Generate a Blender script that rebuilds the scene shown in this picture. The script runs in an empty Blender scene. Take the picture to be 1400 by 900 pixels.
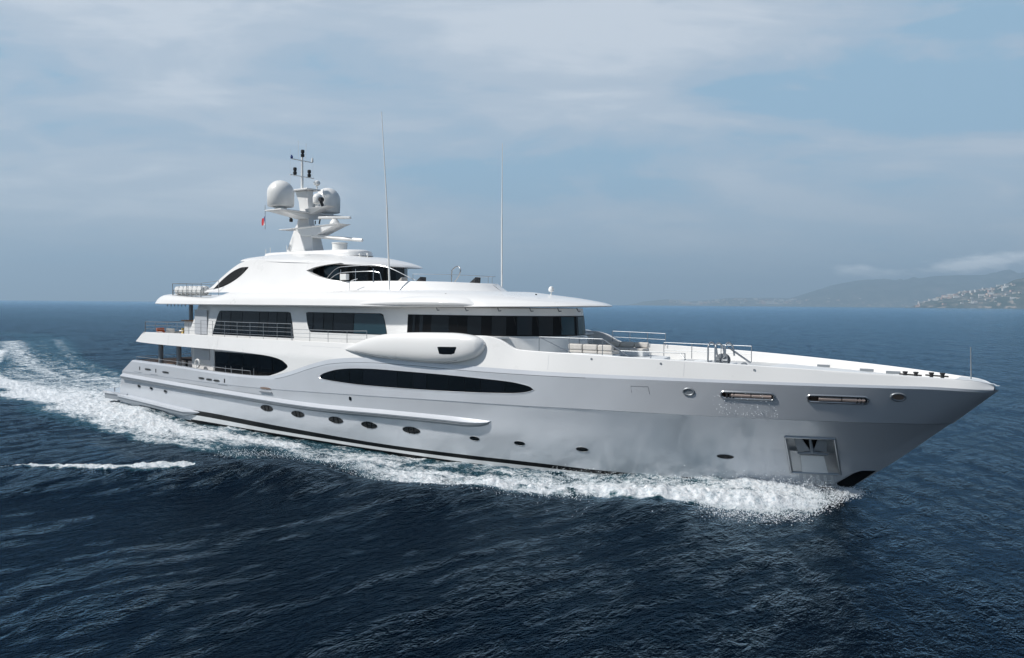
import bpy, bmesh, math, random
import numpy as np
from mathutils import Vector, Matrix
from mathutils.bvhtree import BVHTree
R = math.radians
random.seed(7); RNG = np.random.RandomState(11)
S = bpy.context.scene
COL = S.collection

# ------------------------------------------------------------------ camera, sky, sun, exposure
PSI, PITCH, ROLL = R(54), R(1.8093), R(0.45)
cam_d = bpy.data.cameras.new('camera'); cam = bpy.data.objects.new('camera', cam_d); COL.objects.link(cam)
cam_d.sensor_width = 36; cam_d.lens = 1089 / 1400 * 36; cam_d.clip_start = .5; cam_d.clip_end = 90000
v = np.array([-math.cos(PSI), math.sin(PSI), 0]); rr = np.array([math.sin(PSI), math.cos(PSI), 0]); up = np.array([0, 0, 1.])
fw = v * math.cos(PITCH) - up * math.sin(PITCH); uu = up * math.cos(PITCH) + v * math.sin(PITCH)
c_, s_ = math.cos(ROLL), math.sin(ROLL)
r2 = c_ * rr + s_ * uu; u2 = c_ * uu - s_ * rr
M = Matrix(((r2[0], u2[0], -fw[0], 64.456), (r2[1], u2[1], -fw[1], -36.512), (r2[2], u2[2], -fw[2], 8.2), (0, 0, 0, 1)))
cam.matrix_world = M
S.camera = cam
SUN_AZ, SUN_EL = math.atan2(-.79, -.62) , R(48)          # direction towards the sun
sd = bpy.data.lights.new('sun', 'SUN'); sd.energy = 3.9; sd.angle = R(3); sd.color = (1, .965, .92)
sun = bpy.data.objects.new('sun', sd); COL.objects.link(sun)
sv = Vector((math.cos(SUN_AZ) * math.cos(SUN_EL), math.sin(SUN_AZ) * math.cos(SUN_EL), math.sin(SUN_EL)))
sun.rotation_euler = sv.to_track_quat('Z', 'Y').to_euler(); sun.location = (20, -40, 60)
S.view_settings.view_transform = 'Standard'; S.view_settings.look = 'None'
S.view_settings.exposure = 0.38; S.view_settings.gamma = 1; S.view_settings.use_curve_mapping = False
S.cycles.volume_bounces = 0; S.cycles.max_bounces = 6
S.cycles.caustics_reflective = False; S.cycles.caustics_refractive = False

class NT:
    """tiny node helper"""
    def __init__(s, tree): s.t = tree; s.n = tree.nodes; s.l = tree.links
    def add(s, ty, **kw):
        n = s.n.new(ty)
        for k, x in kw.items():
            if k.startswith('i_'):
                key = k[2:]; key = int(key) if key.isdigit() else key.replace('_', ' ')
                if hasattr(x, 'is_linked') or isinstance(x, bpy.types.NodeSocket): s.l.new(x, n.inputs[key])
                else: n.inputs[key].default_value = x
            else: setattr(n, k, x)
        return n
    def math(s, op, a, b=None, clamp=False):
        n = s.n.new('ShaderNodeMath'); n.operation = op; n.use_clamp = clamp
        for i, x in enumerate((a, b)):
            if x is None: continue
            if isinstance(x, bpy.types.NodeSocket): s.l.new(x, n.inputs[i])
            else: n.inputs[i].default_value = x
        return n.outputs[0]
    def ramp(s, fac, pts, ease='LINEAR'):
        n = s.n.new('ShaderNodeValToRGB'); s.l.new(fac, n.inputs[0]); cr = n.color_ramp; cr.interpolation = ease
        while len(cr.elements) < len(pts): cr.elements.new(.5)
        for e, (p, c) in zip(cr.elements, pts):
            e.position = p; e.color = c if len(c) == 4 else (*c, 1)
        return n.outputs[0]
    def mix(s, fac, a, b, bl='MIX'):
        n = s.n.new('ShaderNodeMix'); n.data_type = 'RGBA'; n.blend_type = bl; n.clamp_factor = True
        for i, x in ((0, fac), (6, a), (7, b)):
            if isinstance(x, bpy.types.NodeSocket): s.l.new(x, n.inputs[i])
            else: n.inputs[i].default_value = x if i == 0 else (*x, 1)
        return n.outputs[2]
    def noise(s, vec, scale, detail=3, rough=.55, dist=0, dims='3D'):
        n = s.n.new('ShaderNodeTexNoise'); n.noise_dimensions = dims
        s.l.new(vec, n.inputs['Vector']); n.inputs['Scale'].default_value = scale
        n.inputs['Detail'].default_value = detail; n.inputs['Roughness'].default_value = rough; n.inputs['Distortion'].default_value = dist
        return n.outputs[0]
    def mapping(s, vec, loc=(0, 0, 0), rot=(0, 0, 0), sc=(1, 1, 1)):
        n = s.n.new('ShaderNodeMapping'); s.l.new(vec, n.inputs[0])
        n.inputs[1].default_value = loc; n.inputs[2].default_value = rot; n.inputs[3].default_value = sc
        return n.outputs[0]

W = bpy.data.worlds.new('World'); S.world = W; W.use_nodes = True
W.node_tree.nodes.clear(); w = NT(W.node_tree)
sky = w.add('ShaderNodeTexSky', sky_type='NISHITA', sun_disc=False, sun_elevation=SUN_EL, sun_rotation=math.pi / 2 - SUN_AZ, air_density=1.0, dust_density=2.0, ozone_density=1.5)
tc = w.add('ShaderNodeTexCoord').outputs['Generated']
vr = w.mapping(tc, rot=(0, 0, -R(126)))                      # x axis: out to sea behind the ship, y axis: to its left
sp = w.add('ShaderNodeSeparateXYZ', i_0=vr)
dx = w.math('MAXIMUM', w.math('ABSOLUTE', sp.outputs[0]), .15)
az = w.math('MULTIPLY', w.math('DIVIDE', sp.outputs[1], dx), -1.)   # + to the right
el = w.math('DIVIDE', sp.outputs[2], dx)
cv = w.add('ShaderNodeCombineXYZ', i_0=az, i_1=el).outputs[0]
n1 = w.noise(w.mapping(cv, loc=(3.1, .9, 0), rot=(0, 0, -R(13)), sc=(1.5, 6.5, 1)), 1.25, 7, .56, .6)
n2 = w.noise(w.mapping(cv, loc=(.4, .2, 1), rot=(0, 0, -R(20)), sc=(3.2, 15, 1)), 1.2, 7, .6, .9)
cl = w.math('ADD', w.math('MULTIPLY', n1, .80), w.math('MULTIPLY', n2, .36)); cl = w.math('SUBTRACT', w.math('MULTIPLY', cl, 1.15), .145)
# a gap in the veil to the right and a thicker patch overhead, as the sky has that day
gx = w.math('SUBTRACT', az, .40); gy = w.math('SUBTRACT', w.math('SUBTRACT', el, .245), w.math('MULTIPLY', gx, .16))
gd = w.math('ADD', w.math('MULTIPLY', w.math('MULTIPLY', gx, gx), 9.), w.math('MULTIPLY', w.math('MULTIPLY', gy, gy), 260.))
gap = w.math('POWER', 2.718, w.math('MULTIPLY', gd, -1.))
cl = w.math('SUBTRACT', cl, w.math('MULTIPLY', gap, .26))
hx = w.math('SUBTRACT', az, .08); hy = w.math('SUBTRACT', el, .40)
hd = w.math('ADD', w.math('MULTIPLY', w.math('MULTIPLY', hx, hx), 10.), w.math('MULTIPLY', w.math('MULTIPLY', hy, hy), 60.))
cl = w.math('ADD', cl, w.math('MULTIPLY', w.math('POWER', 2.718, w.math('MULTIPLY', hd, -1.)), .12))
veil = w.ramp(cl, [(.34, (.25, .395, .525)), (.45, (.335, .43, .53)), (.54, (.405, .475, .555)), (.68, (.52, .57, .63))], 'EASE')
hz = w.math('SUBTRACT', 1., w.math('MULTIPLY', el, 6.0), True)
veil = w.mix(w.math('MULTIPLY', hz, .60), veil, (.275, .365, .465))
# low cumulus over the far coast, to the right
pn = w.noise(w.mapping(cv, loc=(0, 0, 3), sc=(9, 30, 1)), 1.6, 5, .6)
bx = w.math('SUBTRACT', az, .60); by = w.math('SUBTRACT', w.math('SUBTRACT', el, .056), w.math('MULTIPLY', bx, .10))
bd = w.math('ADD', w.math('MULTIPLY', w.math('MULTIPLY', bx, bx), 55.), w.math('MULTIPLY', w.math('MULTIPLY', by, by), 9000.))
bank = w.math('POWER', 2.718, w.math('MULTIPLY', bd, -1.))
qx = w.math('SUBTRACT', az, .415); qy = w.math('SUBTRACT', el, .046)
qd = w.math('ADD', w.math('MULTIPLY', w.math('MULTIPLY', qx, qx), 900.), w.math('MULTIPLY', w.math('MULTIPLY', qy, qy), 14000.))
bank = w.math('ADD', bank, w.math('MULTIPLY', w.math('POWER', 2.718, w.math('MULTIPLY', qd, -1.)), .8))
gate = w.math('MULTIPLY', bank, 2.5, True)
bank = w.math('MULTIPLY', gate, w.ramp(w.math('ADD', pn, w.math('MULTIPLY', bank, .45)), [(.66, (0, 0, 0)), (.92, (1, 1, 1))]))
veil = w.mix(w.math('MULTIPLY', bank, .9), veil, (1.25, 1.28, 1.32))
nk = w.mix(1., sky.outputs[0], (.10, .10, .10), 'MULTIPLY')
hi_ = w.ramp(el, [(.41, (0, 0, 0)), (.62, (1, 1, 1))], 'EASE')
veil = w.mix(w.math('MULTIPLY', hi_, .9), veil, (.030, .065, .13))
skyc = w.mix(.90, nk, veil)
bg = w.add('ShaderNodeBackground', i_0=skyc, i_1=1.0)
w.add('ShaderNodeOutputWorld', i_0=bg.outputs[0])

# ------------------------------------------------------------------ materials
MT = {}
def mat(name, col, rough=.5, metal=0., coat=0., var=0., vs=1., bump=0., bs=20., spec=.5):
    m = bpy.data.materials.new(name); m.use_nodes = True; MT[name] = m
    n = NT(m.node_tree); b = m.node_tree.nodes['Principled BSDF']
    b.inputs['Base Color'].default_value = (*col, 1); b.inputs['Roughness'].default_value = rough
    b.inputs['Metallic'].default_value = metal; b.inputs['Coat Weight'].default_value = coat; b.inputs['Coat Roughness'].default_value = .08
    b.inputs['Specular IOR Level'].default_value = spec
    if var or bump: tco = n.add('ShaderNodeTexCoord').outputs['Object']
    if var:
        f = n.noise(tco, vs, 5, .6)
        lo = tuple(c * (1 - var) for c in col); hi = tuple(min(1, c * (1 + var)) for c in col)
        n.l.new(n.ramp(f, [(.3, lo), (.7, hi)]), b.inputs['Base Color'])
        n.l.new(n.ramp(f, [(.3, (rough * .8,) * 3), (.7, (rough * 1.2,) * 3)]), b.inputs['Roughness'])
    if bump:
        bn = n.add('ShaderNodeBump', i_Strength=bump, i_Distance=.02, i_Height=n.noise(tco, bs, 3))
        n.l.new(bn.outputs[0], b.inputs['Normal'])
    return m
mat('hull_grey', (.60, .625, .66), .22, .22, .6, .03, .35, .10, .55)
mat('white_paint', (.76, .76, .75), .32, 0, .35, .015, .5, .04, .6)
mat('soft_white', (.62, .64, .65), .5, 0, 0, .03, .8)
mat('deck_pale', (.52, .53, .53), .6, 0, 0, .06, 1.5)
mat('black_paint', (.004, .0045, .005), .35, spec=.25)
mat('antifoul', (.004, .005, .006), .5, spec=.2)
mat('seam', (.10, .115, .13), .5)
mat('rail_grey', (.20, .225, .25), .4, 0, .1, .05, 2)
mat('pocket_steel', (.70, .71, .72), .38, .25, 0, .12, 3)
mat('rim_metal', (.20, .22, .24), .45, .3)
mat('roller_metal', (.42, .33, .29), .4, .2)
mat('steel', (.42, .44, .46), .3, .8)
mat('dull_steel', (.24, .26, .28), .42, .35)
mat('glass', (.004, .006, .008), .04, 0, 0, spec=.28)
mat('glass_blue', (.012, .035, .048), .05, 0, 0, spec=.5)
mat('glass_grey', (.005, .007, .010), .09, 0, 0, spec=.32)
mat('louvre_grey', (.03, .034, .038), .5)
mat('frame_black', (.003, .003, .0035), .35, spec=.15)
mat('rubber', (.012, .012, .013), .6)
mat('teak', (.30, .17, .09), .55, 0, 0, .25, 6)
mat('bronze', (.34, .24, .19), .4, .5)
mat('cushion', (.52, .50, .47), .85, 0, 0, .08, 4, .3, 30)
mat('cushion_dark', (.03, .032, .036), .8, 0, 0, .1, 4)
mat('cushion_orange', (.55, .14, .05), .8, 0, 0, .1, 4)
mat('cushion_yellow', (.6, .42, .10), .8, 0, 0, .1, 4)
mat('red_cloth', (.45, .03, .04), .8); mat('white_cloth', (.8, .8, .8), .8); mat('blue_cloth', (.03, .06, .22), .8)
mat('grey_panel', (.47, .49, .52), .4)
mat('raft_white', (.78, .78, .76), .35, 0, .2, .03, 2)

# ------------------------------------------------------------------ geometry helpers
def pchip(t, y, q):
    t = np.asarray(t, float); y = np.asarray(y, float); h = np.diff(t); d = np.diff(y) / h; n = len(t)
    if n == 2: return np.interp(q, t, y)
    m = np.zeros(n)
    for i in range(1, n - 1):
        if d[i - 1] * d[i] > 0:
            w1 = 2 * h[i] + h[i - 1]; w2 = h[i] + 2 * h[i - 1]
            m[i] = (w1 + w2) / (w1 / d[i - 1] + w2 / d[i])
    m[0] = d[0]; m[-1] = d[-1]
    k = np.clip(np.searchsorted(t, q, 'right') - 1, 0, n - 2); s = (q - t[k]) / h[k]
    return ((1 + 2 * s) * (1 - s) ** 2) * y[k] + s * (1 - s) ** 2 * h[k] * m[k] + s * s * (3 - 2 * s) * y[k + 1] + s * s * (s - 1) * h[k] * m[k + 1]
def F(pts):
    xs = [p[0] for p in pts]; ys = [p[1] for p in pts]
    return lambda q: pchip(xs, ys, np.clip(np.asarray(q, float), xs[0], xs[-1]))
def FL(pts):
    xs = [p[0] for p in pts]; ys = [p[1] for p in pts]
    return lambda q: np.interp(q, xs, ys)
def cols(rows, N):
    """smooth a control net along its columns: rows of equal length -> array [row][N][3]"""
    A = np.array(rows, float); ch = np.linalg.norm(np.diff(A, axis=1), axis=2).mean(0)
    t = np.concatenate([[0], np.cumsum(np.maximum(ch, 1e-3))]); q = np.unique(np.concatenate([np.linspace(0, t[-1], N - len(t) + 2), t[1:-1]]))
    return np.array([[pchip(t, A[r, :, k], q) for k in range(3)] for r in range(A.shape[0])]).transpose(0, 2, 1)
def rows_up(G, sub, smooth=True):
    """refine a grid between its rows"""
    t = np.arange(G.shape[0]); q = np.linspace(0, G.shape[0] - 1, (G.shape[0] - 1) * sub + 1)
    out = np.zeros((len(q), G.shape[1], 3))
    for j in range(G.shape[1]):
        for k in range(3): out[:, j, k] = pchip(t, G[:, j, k], q) if smooth else np.interp(q, t, G[:, j, k])
    return out

class MB:
    def __init__(s): s.v = []; s.f = []; s.m = []; s.mi = 0
    def grid(s, G, flip=False, closed=False):
        G = np.asarray(G); a, b = G.shape[:2]; o = len(s.v); s.v += [tuple(p) for p in G.reshape(-1, 3)]
        for i in range(a - 1 + (1 if closed else 0)):
            for j in range(b - 1):
                i2 = (i + 1) % a
                q = (o + i * b + j, o + i * b + j + 1, o + i2 * b + j + 1, o + i2 * b + j)
                s.f.append(q[::-1] if flip else q); s.m.append(s.mi)
        return s
    def sides(s, G):
        """starboard (y < 0) and its mirror image"""
        G = np.array(G, float); A = G.copy(); A[..., 1] *= -1; s.grid(A); s.grid(G, True); return s
    def box(s, x0, x1, y0, y1, z0, z1, rot=0, piv=None):
        P = [(x, y, z) for z in (z0, z1) for y in (y0, y1) for x in (x0, x1)]
        if rot:
            px, py = piv or ((x0 + x1) / 2, (y0 + y1) / 2); c, q = math.cos(rot), math.sin(rot)
            P = [(px + (x - px) * c - (y - py) * q, py + (x - px) * q + (y - py) * c, z) for x, y, z in P]
        o = len(s.v); s.v += P
        for f in ((0, 2, 3, 1), (4, 5, 7, 6), (0, 1, 5, 4), (2, 6, 7, 3), (0, 4, 6, 2), (1, 3, 7, 5)):
            s.f.append(tuple(o + k for k in f)); s.m.append(s.mi)
        return s
    def hexa(s, P):
        """8 points: bottom ring 4, top ring 4"""
        o = len(s.v); s.v += [tuple(p) for p in P]
        for f in ((3, 2, 1, 0), (4, 5, 6, 7), (0, 1, 5, 4), (1, 2, 6, 5), (2, 3, 7, 6), (3, 0, 4, 7)):
            s.f.append(tuple(o + k for k in f)); s.m.append(s.mi)
        return s
    def tube(s, pts, r, k=8, cap=True):
        pts = [Vector(p) for p in pts]; n = len(pts); rs = r if hasattr(r, '__len__') else [r] * n; o = len(s.v)
        for i, p in enumerate(pts):
            t = (pts[min(i + 1, n - 1)] - pts[max(i - 1, 0)]).normalized()
            a = t.cross(Vector((0, 0, 1))) if abs(t.z) < .95 else t.cross(Vector((1, 0, 0)))
            a.normalize(); b = t.cross(a)
            for j in range(k):
                an = 2 * math.pi * j / k; s.v.append(tuple(p + (a * math.cos(an) + b * math.sin(an)) * rs[i]))
        for i in range(n - 1):
            for j in range(k):
                s.f.append((o + i * k + j, o + i * k + (j + 1) % k, o + (i + 1) * k + (j + 1) % k, o + (i + 1) * k + j)); s.m.append(s.mi)
        if cap:
            s.f.append(tuple(o + j for j in range(k))[::-1]); s.m.append(s.mi)
            s.f.append(tuple(o + (n - 1) * k + j for j in range(k))); s.m.append(s.mi)
        return s
    def lathe(s, prof, c, k=24, sx=1, sy=1, axis='z'):
        o = len(s.v)
        for r, z in prof:
            for j in range(k):
                a = 2 * math.pi * j / k; u, w_ = r * math.cos(a) * sx, r * math.sin(a) * sy
                p = {'z': (u, w_, z), 'x': (z, u, w_), 'y': (u, z, w_)}[axis]
                s.v.append((c[0] + p[0], c[1] + p[1], c[2] + p[2]))
        for i in range(len(prof) - 1):
            for j in range(k):
                s.f.append((o + i * k + j, o + i * k + (j + 1) % k, o + (i + 1) * k + (j + 1) % k, o + (i + 1) * k + j)); s.m.append(s.mi)
        s.f.append(tuple(o + j for j in range(k))[::-1]); s.m.append(s.mi)
        s.f.append(tuple(o + (len(prof) - 1) * k + j for j in range(k))); s.m.append(s.mi)
        return s
    def prism(s, poly, y0, y1, ax='y'):
        """poly in (x,z) thickened along y, or in (x,y) thickened along z, or (y,z) along x"""
        n = len(poly); o = len(s.v)
        for y in (y0, y1):
            for a, b in poly: s.v.append({'y': (a, y, b), 'z': (a, b, y), 'x': (y, a, b)}[ax])
        s.f.append(tuple(o + i for i in range(n))); s.m.append(s.mi)
        s.f.append(tuple(o + n + i for i in range(n))[::-1]); s.m.append(s.mi)
        for i in range(n):
            j = (i + 1) % n; s.f.append((o + i, o + j, o + n + j, o + n + i)); s.m.append(s.mi)
        return s
    def mesh(s, name, mats, ang=35):
        me = bpy.data.meshes.new(name); me.from_pydata(s.v, [], s.f); me.validate()
        bm = bmesh.new(); bm.from_mesh(me)
        if len(me.polygons) == len(s.m):
            for f, m in zip(bm.faces, s.m): f.material_index = m
        bmesh.ops.remove_doubles(bm, verts=bm.verts, dist=1e-4)
        bmesh.ops.recalc_face_normals(bm, faces=bm.faces)
        bm.to_mesh(me); bm.free()
        for m in (mats if isinstance(mats, (list, tuple)) else [mats]): me.materials.append(MT[m] if isinstance(m, str) else m)
        for p in me.polygons: p.use_smooth = True
        me.set_sharp_from_angle(angle=R(ang))
        return me
    def build(s, name, mats, parent=None, bevel=0, ang=35):
        o = bpy.data.objects.new(name, s.mesh(name, mats, ang)); COL.objects.link(o)
        if parent: o.parent = parent
        if bevel:
            b = o.modifiers.new('bevel', 'BEVEL'); b.width = bevel; b.segments = 2; b.limit_method = 'ANGLE'; b.angle_limit = R(40)
        return o
def tag(o, label=None, cat=None, group=None, kind=None):
    if label: o['label'] = label
    if cat: o['category'] = cat
    if group: o['group'] = group
    if kind: o['kind'] = kind
    return o
def empty(name, loc=(0, 0, 0), rz=0):
    o = bpy.data.objects.new(name, None); COL.objects.link(o); o.location = loc; o.rotation_euler.z = rz; return o
def bvh(o):
    me = o.data; return BVHTree.FromPolygons([v_.co.copy() for v_ in me.vertices], [tuple(p.vertices) for p in me.polygons])
def ray_y(T, x, z, y0=-30):
    h = T.ray_cast(Vector((x, y0, z)), Vector((0, 1, 0)))
    if h[0] is None: return None
    n = h[1]; n = -n if n.y > 0 else n
    return h[0], n
def patch(T, xs, zlo, zhi, nz, off, th=.04, mb=None):
    """a panel laid over the starboard side between two curves, slightly proud of it with returned edges"""
    mb = mb or MB(); G = []
    last = None
    for i, x in enumerate(xs):
        c = []
        for k in range(nz + 1):
            z = zlo[i] + (zhi[i] - zlo[i]) * k / nz
            h = ray_y(T, x, z) or last
            if h is None: h = (Vector((x, -5, z)), Vector((0, -1, 0)))
            last = h; c.append(tuple(Vector((x, h[0].y, z)) + h[1] * off))
        G.append(c)
    G = np.array(G); mb.grid(G)
    ring = [G[:, 0], G[:, -1]]
    for E in (G[:, 0], G[:, -1], G[0], G[-1]):
        E2 = E.copy(); E2[:, 1] += th; mb.grid(np.array([E, E2]))
    return mb, G
def oval(cx, cz, a, b, n=25, p=1.0):
    t = np.linspace(-1, 1, n); t = np.sin(t * math.pi / 2) * .999
    h = b * (1 - np.abs(t) ** 2) ** (.5 * p); return cx + a * t, cz - h, cz + h
def ring_on(T, xs, lo, hi, r, off=.0, k=6):
    P = [(x, z) for x, z in zip(xs, lo)] + [(x, z) for x, z in zip(xs[::-1], hi[::-1])]
    pts = []
    for x, z in P:
        h = ray_y(T, x, z)
        if h: pts.append(h[0] + h[1] * off)
    pts.append(pts[0]); pts.append(pts[1]); return pts

# ------------------------------------------------------------------ the yacht
Y = empty('motor_yacht', (0, 0, 0))
tag(Y, 'large motor yacht with grey hull and white superstructure cutting through the sea', 'yacht')

# half breadths of the hull at four heights, and the heights of its lines
yW = F([(4, 4.9), (10, 5.15), (20, 5.3), (30, 5.28), (38, 5.0), (44, 4.2), (48, 3.25), (52, 2.0), (54, 1.1), (55.82, .03)])
zT = F([(7.5, 5.9), (14, 5.93), (20, 5.86), (31, 5.88), (33.5, 6.1), (36, 6.5), (40.2, 6.58), (41.0, 6.45), (42.2, 5.98), (46, 5.9), (50, 5.8), (54, 5.66), (58, 5.48), (60, 5.36), (60.8, 5.31), (61.2, 5.22), (61.45, 5.08)])
zS = F([(7, 3.83), (13, 3.73), (18, 3.58), (21, 3.55), (23.5, 3.64), (25.5, 4.02), (27.5, 4.56), (29.4, 4.96), (31.2, 5.12), (33, 5.19), (35.3, 5.2), (39, 5.1), (44, 5.05), (50, 5.08), (56, 5.08), (59, 5.08), (61.6, 4.95)])
zG = lambda x: zS(x) - FL([(7, .12), (22, .14), (25, .24), (36, .26), (44, .18), (52, .12), (61.6, .10)])(x)
xsT = [8.2, 14, 20, 26, 31, 36, 40, 42, 44, 48, 52, 54, 56, 58, 60, 61.0, 61.45]
ysT = [5.3, 5.45, 5.5, 5.52, 5.52, 5.5, 5.45, 5.4, 5.4, 5.0, 4.2, 3.6, 2.95, 2.15, 1.15, .58, .12]
yT = F(list(zip(xsT, ysT)))
yS = F([(7, 5.42), (14, 5.6), (20, 5.68), (30, 5.76), (38, 5.76), (44, 5.58), (48, 5.15), (52, 4.35), (54, 3.78), (56, 3.1), (58, 2.32), (60, 1.36), (61.0, .72), (61.4, .36), (61.6, .04)])
def stations(x0, x1, ym, zf, n=46, bow=True):
    u = np.linspace(0, 1, n); u = u if not bow else np.sin(u * math.pi / 2) ** .92
    return [(x0 + (x1 - x0) * q, float(ym(x0 + (x1 - x0) * q)), float(zf(x0 + (x1 - x0) * q))) for q in u]
yM = F([(5, 5.25), (10, 5.42), (20, 5.58), (30, 5.62), (38, 5.42), (44, 4.85), (48, 4.0), (52, 2.75), (54, 1.95), (56, 1.12), (58.06, .03)])
yK = F([(6, 5.4), (20, 5.68), (30, 5.76), (36, 5.74), (42, 5.54), (46, 5.2), (50, 4.48), (52, 3.92), (54, 3.26), (56, 2.48), (58, 1.55), (59.2, .78), (59.95, .03)])
zK = F([(6, 2.9), (20, 2.8), (32, 3.05), (38, 3.22), (42, 3.3), (47, 3.42), (56, 3.47), (59.95, 3.47)])
zc = lambda z: (lambda x: np.full_like(np.asarray(x, float), z))
def blend(fa, fb, t, za, zb): return None
bA = stations(3.5, 54.6, lambda x: yW(x + .3) * .85, zc(-1.3))
bW = stations(4.3, 55.82, yW, zc(0.))
zB1 = F([(4, .42), (15, .42), (25, .24), (34, .2), (42, .26), (47, .22), (51, .25), (57, .3)])
zB2 = F([(4, .74), (15, .76), (25, .54), (34, .41), (42, .47), (47, .40), (51, .44), (57, .5)])
def yAt(x, z):      # waterline to mid hull breadth
    s = np.clip(np.asarray(z) / 1.8, 0, 1); fl = 1.25
    xa = np.minimum(x, 55.82 + s * 2.24); shift = 2.24
    return yW(np.minimum(xa - 2.24 * s, 55.82)) * (1 - s ** fl) + yM(np.minimum(xa + 2.24 * (1 - s), 58.06)) * s ** fl
bB1 = stations(4.5, 56.15, lambda x: yAt(x, zB1(x)), zB1)
bB2 = stations(4.7, 56.4, lambda x: yAt(x, zB2(x)), zB2)
bM = stations(5.1, 58.06, yM, zc(1.8))
bM2 = [( .5 * (a[0] + b[0]), .5 * (a[1] + b[1]) - .05 * (1 if a[1] > .2 else 0) * min(1, max(0, (a[0] - 36) / 10)), .5 * (a[2] + b[2])) for a, b in zip(bM, stations(5.7, 59.95, yK, zK))]
bK = stations(5.7, 59.95, yK, zK)
bK2 = stations(5.72, 60.05, lambda x: yK(np.minimum(x - .06, 59.95)) + .035, lambda x: zK(x) + .03)
bG = stations(7.0, 61.5, lambda x: yS(np.minimum(x + .1, 61.6)) + .02, zG)
bS = stations(7.15, 61.62, lambda x: yS(x) - .035, zS)
sets = [[bA, bW, bB1, bB2, bM, bM2, bK], [bK, bK2, bG, bS]]
NH = 190
hm = MB()
Gall = cols([bA, bW, bB1, bB2, bM, bM2, bK, bK2, bG, bS], NH)
def finer(G, i, j, sub): return rows_up(G[i:j + 1], sub)
hm.mi = 1; hm.sides(finer(Gall, 0, 1, 2))
aft = Gall[1:3]
js = int(np.argmin(abs(Gall[3, :, 0] - 14.7))); jb = int(np.argmin(abs(Gall[3, :, 0] - 54.3)))
GL = Gall[1] * .8 + Gall[2] * .2
for sl_, mm in ((slice(0, js + 1), (0, 0, 0)), (slice(js, jb + 1), (1, 3, 2)), (slice(jb, None), (1, 1, 1))):
    hm.mi = mm[0]; hm.sides(np.array([Gall[1], GL])[:, sl_]); hm.mi = mm[1]; hm.sides(np.array([GL, Gall[2]])[:, sl_]); hm.mi = mm[2]; hm.sides(np.array([Gall[2], Gall[3]])[:, sl_])
hm.mi = 0; hm.sides(rows_up(Gall[3:7], 8))
hm.sides(Gall[6:8]); hm.sides(rows_up(Gall[7:9], 8)); hm.sides(Gall[8:10])
# transom
tr = [Gall[k, 0] for k in range(10)]
hm.mi = 0; TG = np.array([[(p[0] + .25 * (1 - (s / p[1]) ** 2) * -1 if p[1] else p[0], s, p[2]) for s in np.linspace(-p[1], p[1], 13)] for p in tr]); hm.grid(TG)
hull = hm.build('hull', ['hull_grey', 'antifoul', 'black_paint', 'soft_white'], Y, ang=14)
# openings cut through the plating: anchor pocket and the mooring slots
def cut(o, rects):
    bm = bmesh.new(); bm.from_mesh(o.data)
    for x0, x1, z0, z1 in rects:
        for co, no in (((x0, 0, 0), (1, 0, 0)), ((x1, 0, 0), (1, 0, 0)), ((0, 0, z0), (0, 0, 1)), ((0, 0, z1), (0, 0, 1))):
            fs = [f for f in bm.faces if x0 - 1 < f.calc_center_median().x < x1 + 1 and z0 - .8 < f.calc_center_median().z < z1 + .8 and f.calc_center_median().y < 0]
            ge = set(fs); [ge.update(f.edges) for f in fs]; [ge.update(f.verts) for f in fs]
            bmesh.ops.bisect_plane(bm, geom=list(ge), plane_co=co, plane_no=no, dist=1e-5)
        dl = [f for f in bm.faces if x0 < f.calc_center_median().x < x1 and z0 < f.calc_center_median().z < z1 and f.calc_center_median().y < 0]
        bmesh.ops.delete(bm, geom=dl, context='FACES')
    bm.to_mesh(o.data); bm.free()
HB = bvh(hull)
PK = (54.12, 55.93, .98, 2.66)
SL = [(51.95, 53.95, 4.33, 4.57), (55.2, 57.3, 4.32, 4.56)]
cut(hull, [PK] + SL)

# boot stripe steel edge and black stem shoe
xs = np.linspace(55.0, 57.2, 24); hi = F([(55.0, .02), (55.5, .40), (56.0, .78), (56.5, 1.13), (56.75, 1.22), (57.2, 1.235)])(xs); lo = hi * 0 - .5
lo = np.maximum(lo, (xs - 55.80) / (57.25 - 55.80) * 1.24 - .0); lo = np.where(xs < 55.8, -.3, lo); lo = np.minimum(lo, hi - .01)
mb, _ = patch(HB, xs, lo, hi, 5, .012, .1)
mb.build('stem_shoe', 'antifoul', hull)
mb = MB(); pts = [h[0] + h[1] * .02 for h in (ray_y(HB, x, z) for x, z in zip(xs, hi + .015)) if h]; mb.tube(pts, .018, 6); mb.build('shoe_edge', 'steel', hull)

# anchor pocket with stowed anchor
def hy(x, z):
    for k in range(60):
        h = ray_y(HB, x + (k * .03 if x < 30 else -k * .03), z)
        if h: return h[0].y
    return 0.
x0, x1, z0, z1 = PK
cor = [Vector((x, hy(x, z), z)) for x, z in ((x0, z0), (x1, z0), (x1, z1), (x0, z1))]
inw = Vector((-.2, .66, .0))
fr = MB()
bx_ = [c + Vector((0, -.03, 0)) for c in cor]
for i in range(4):
    a, b = bx_[i], bx_[(i + 1) % 4]; fr.tube([a, b], .05, 6)
fr.build('pocket_frame', 'steel', hull)
pk = MB(); bk = [c + inw for c in cor]; bk[0] = cor[0] + inw * .35; bk[1] = cor[1] + inw * .35
for i in range(4):
    j = (i + 1) % 4; pk.grid(np.array([[cor[i], cor[j]], [bk[i], bk[j]]]))
pk.grid(np.array([[bk[0], bk[1]], [bk[3], bk[2]]]))
pk.build('anchor_pocket', 'pocket_steel', hull)
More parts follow.
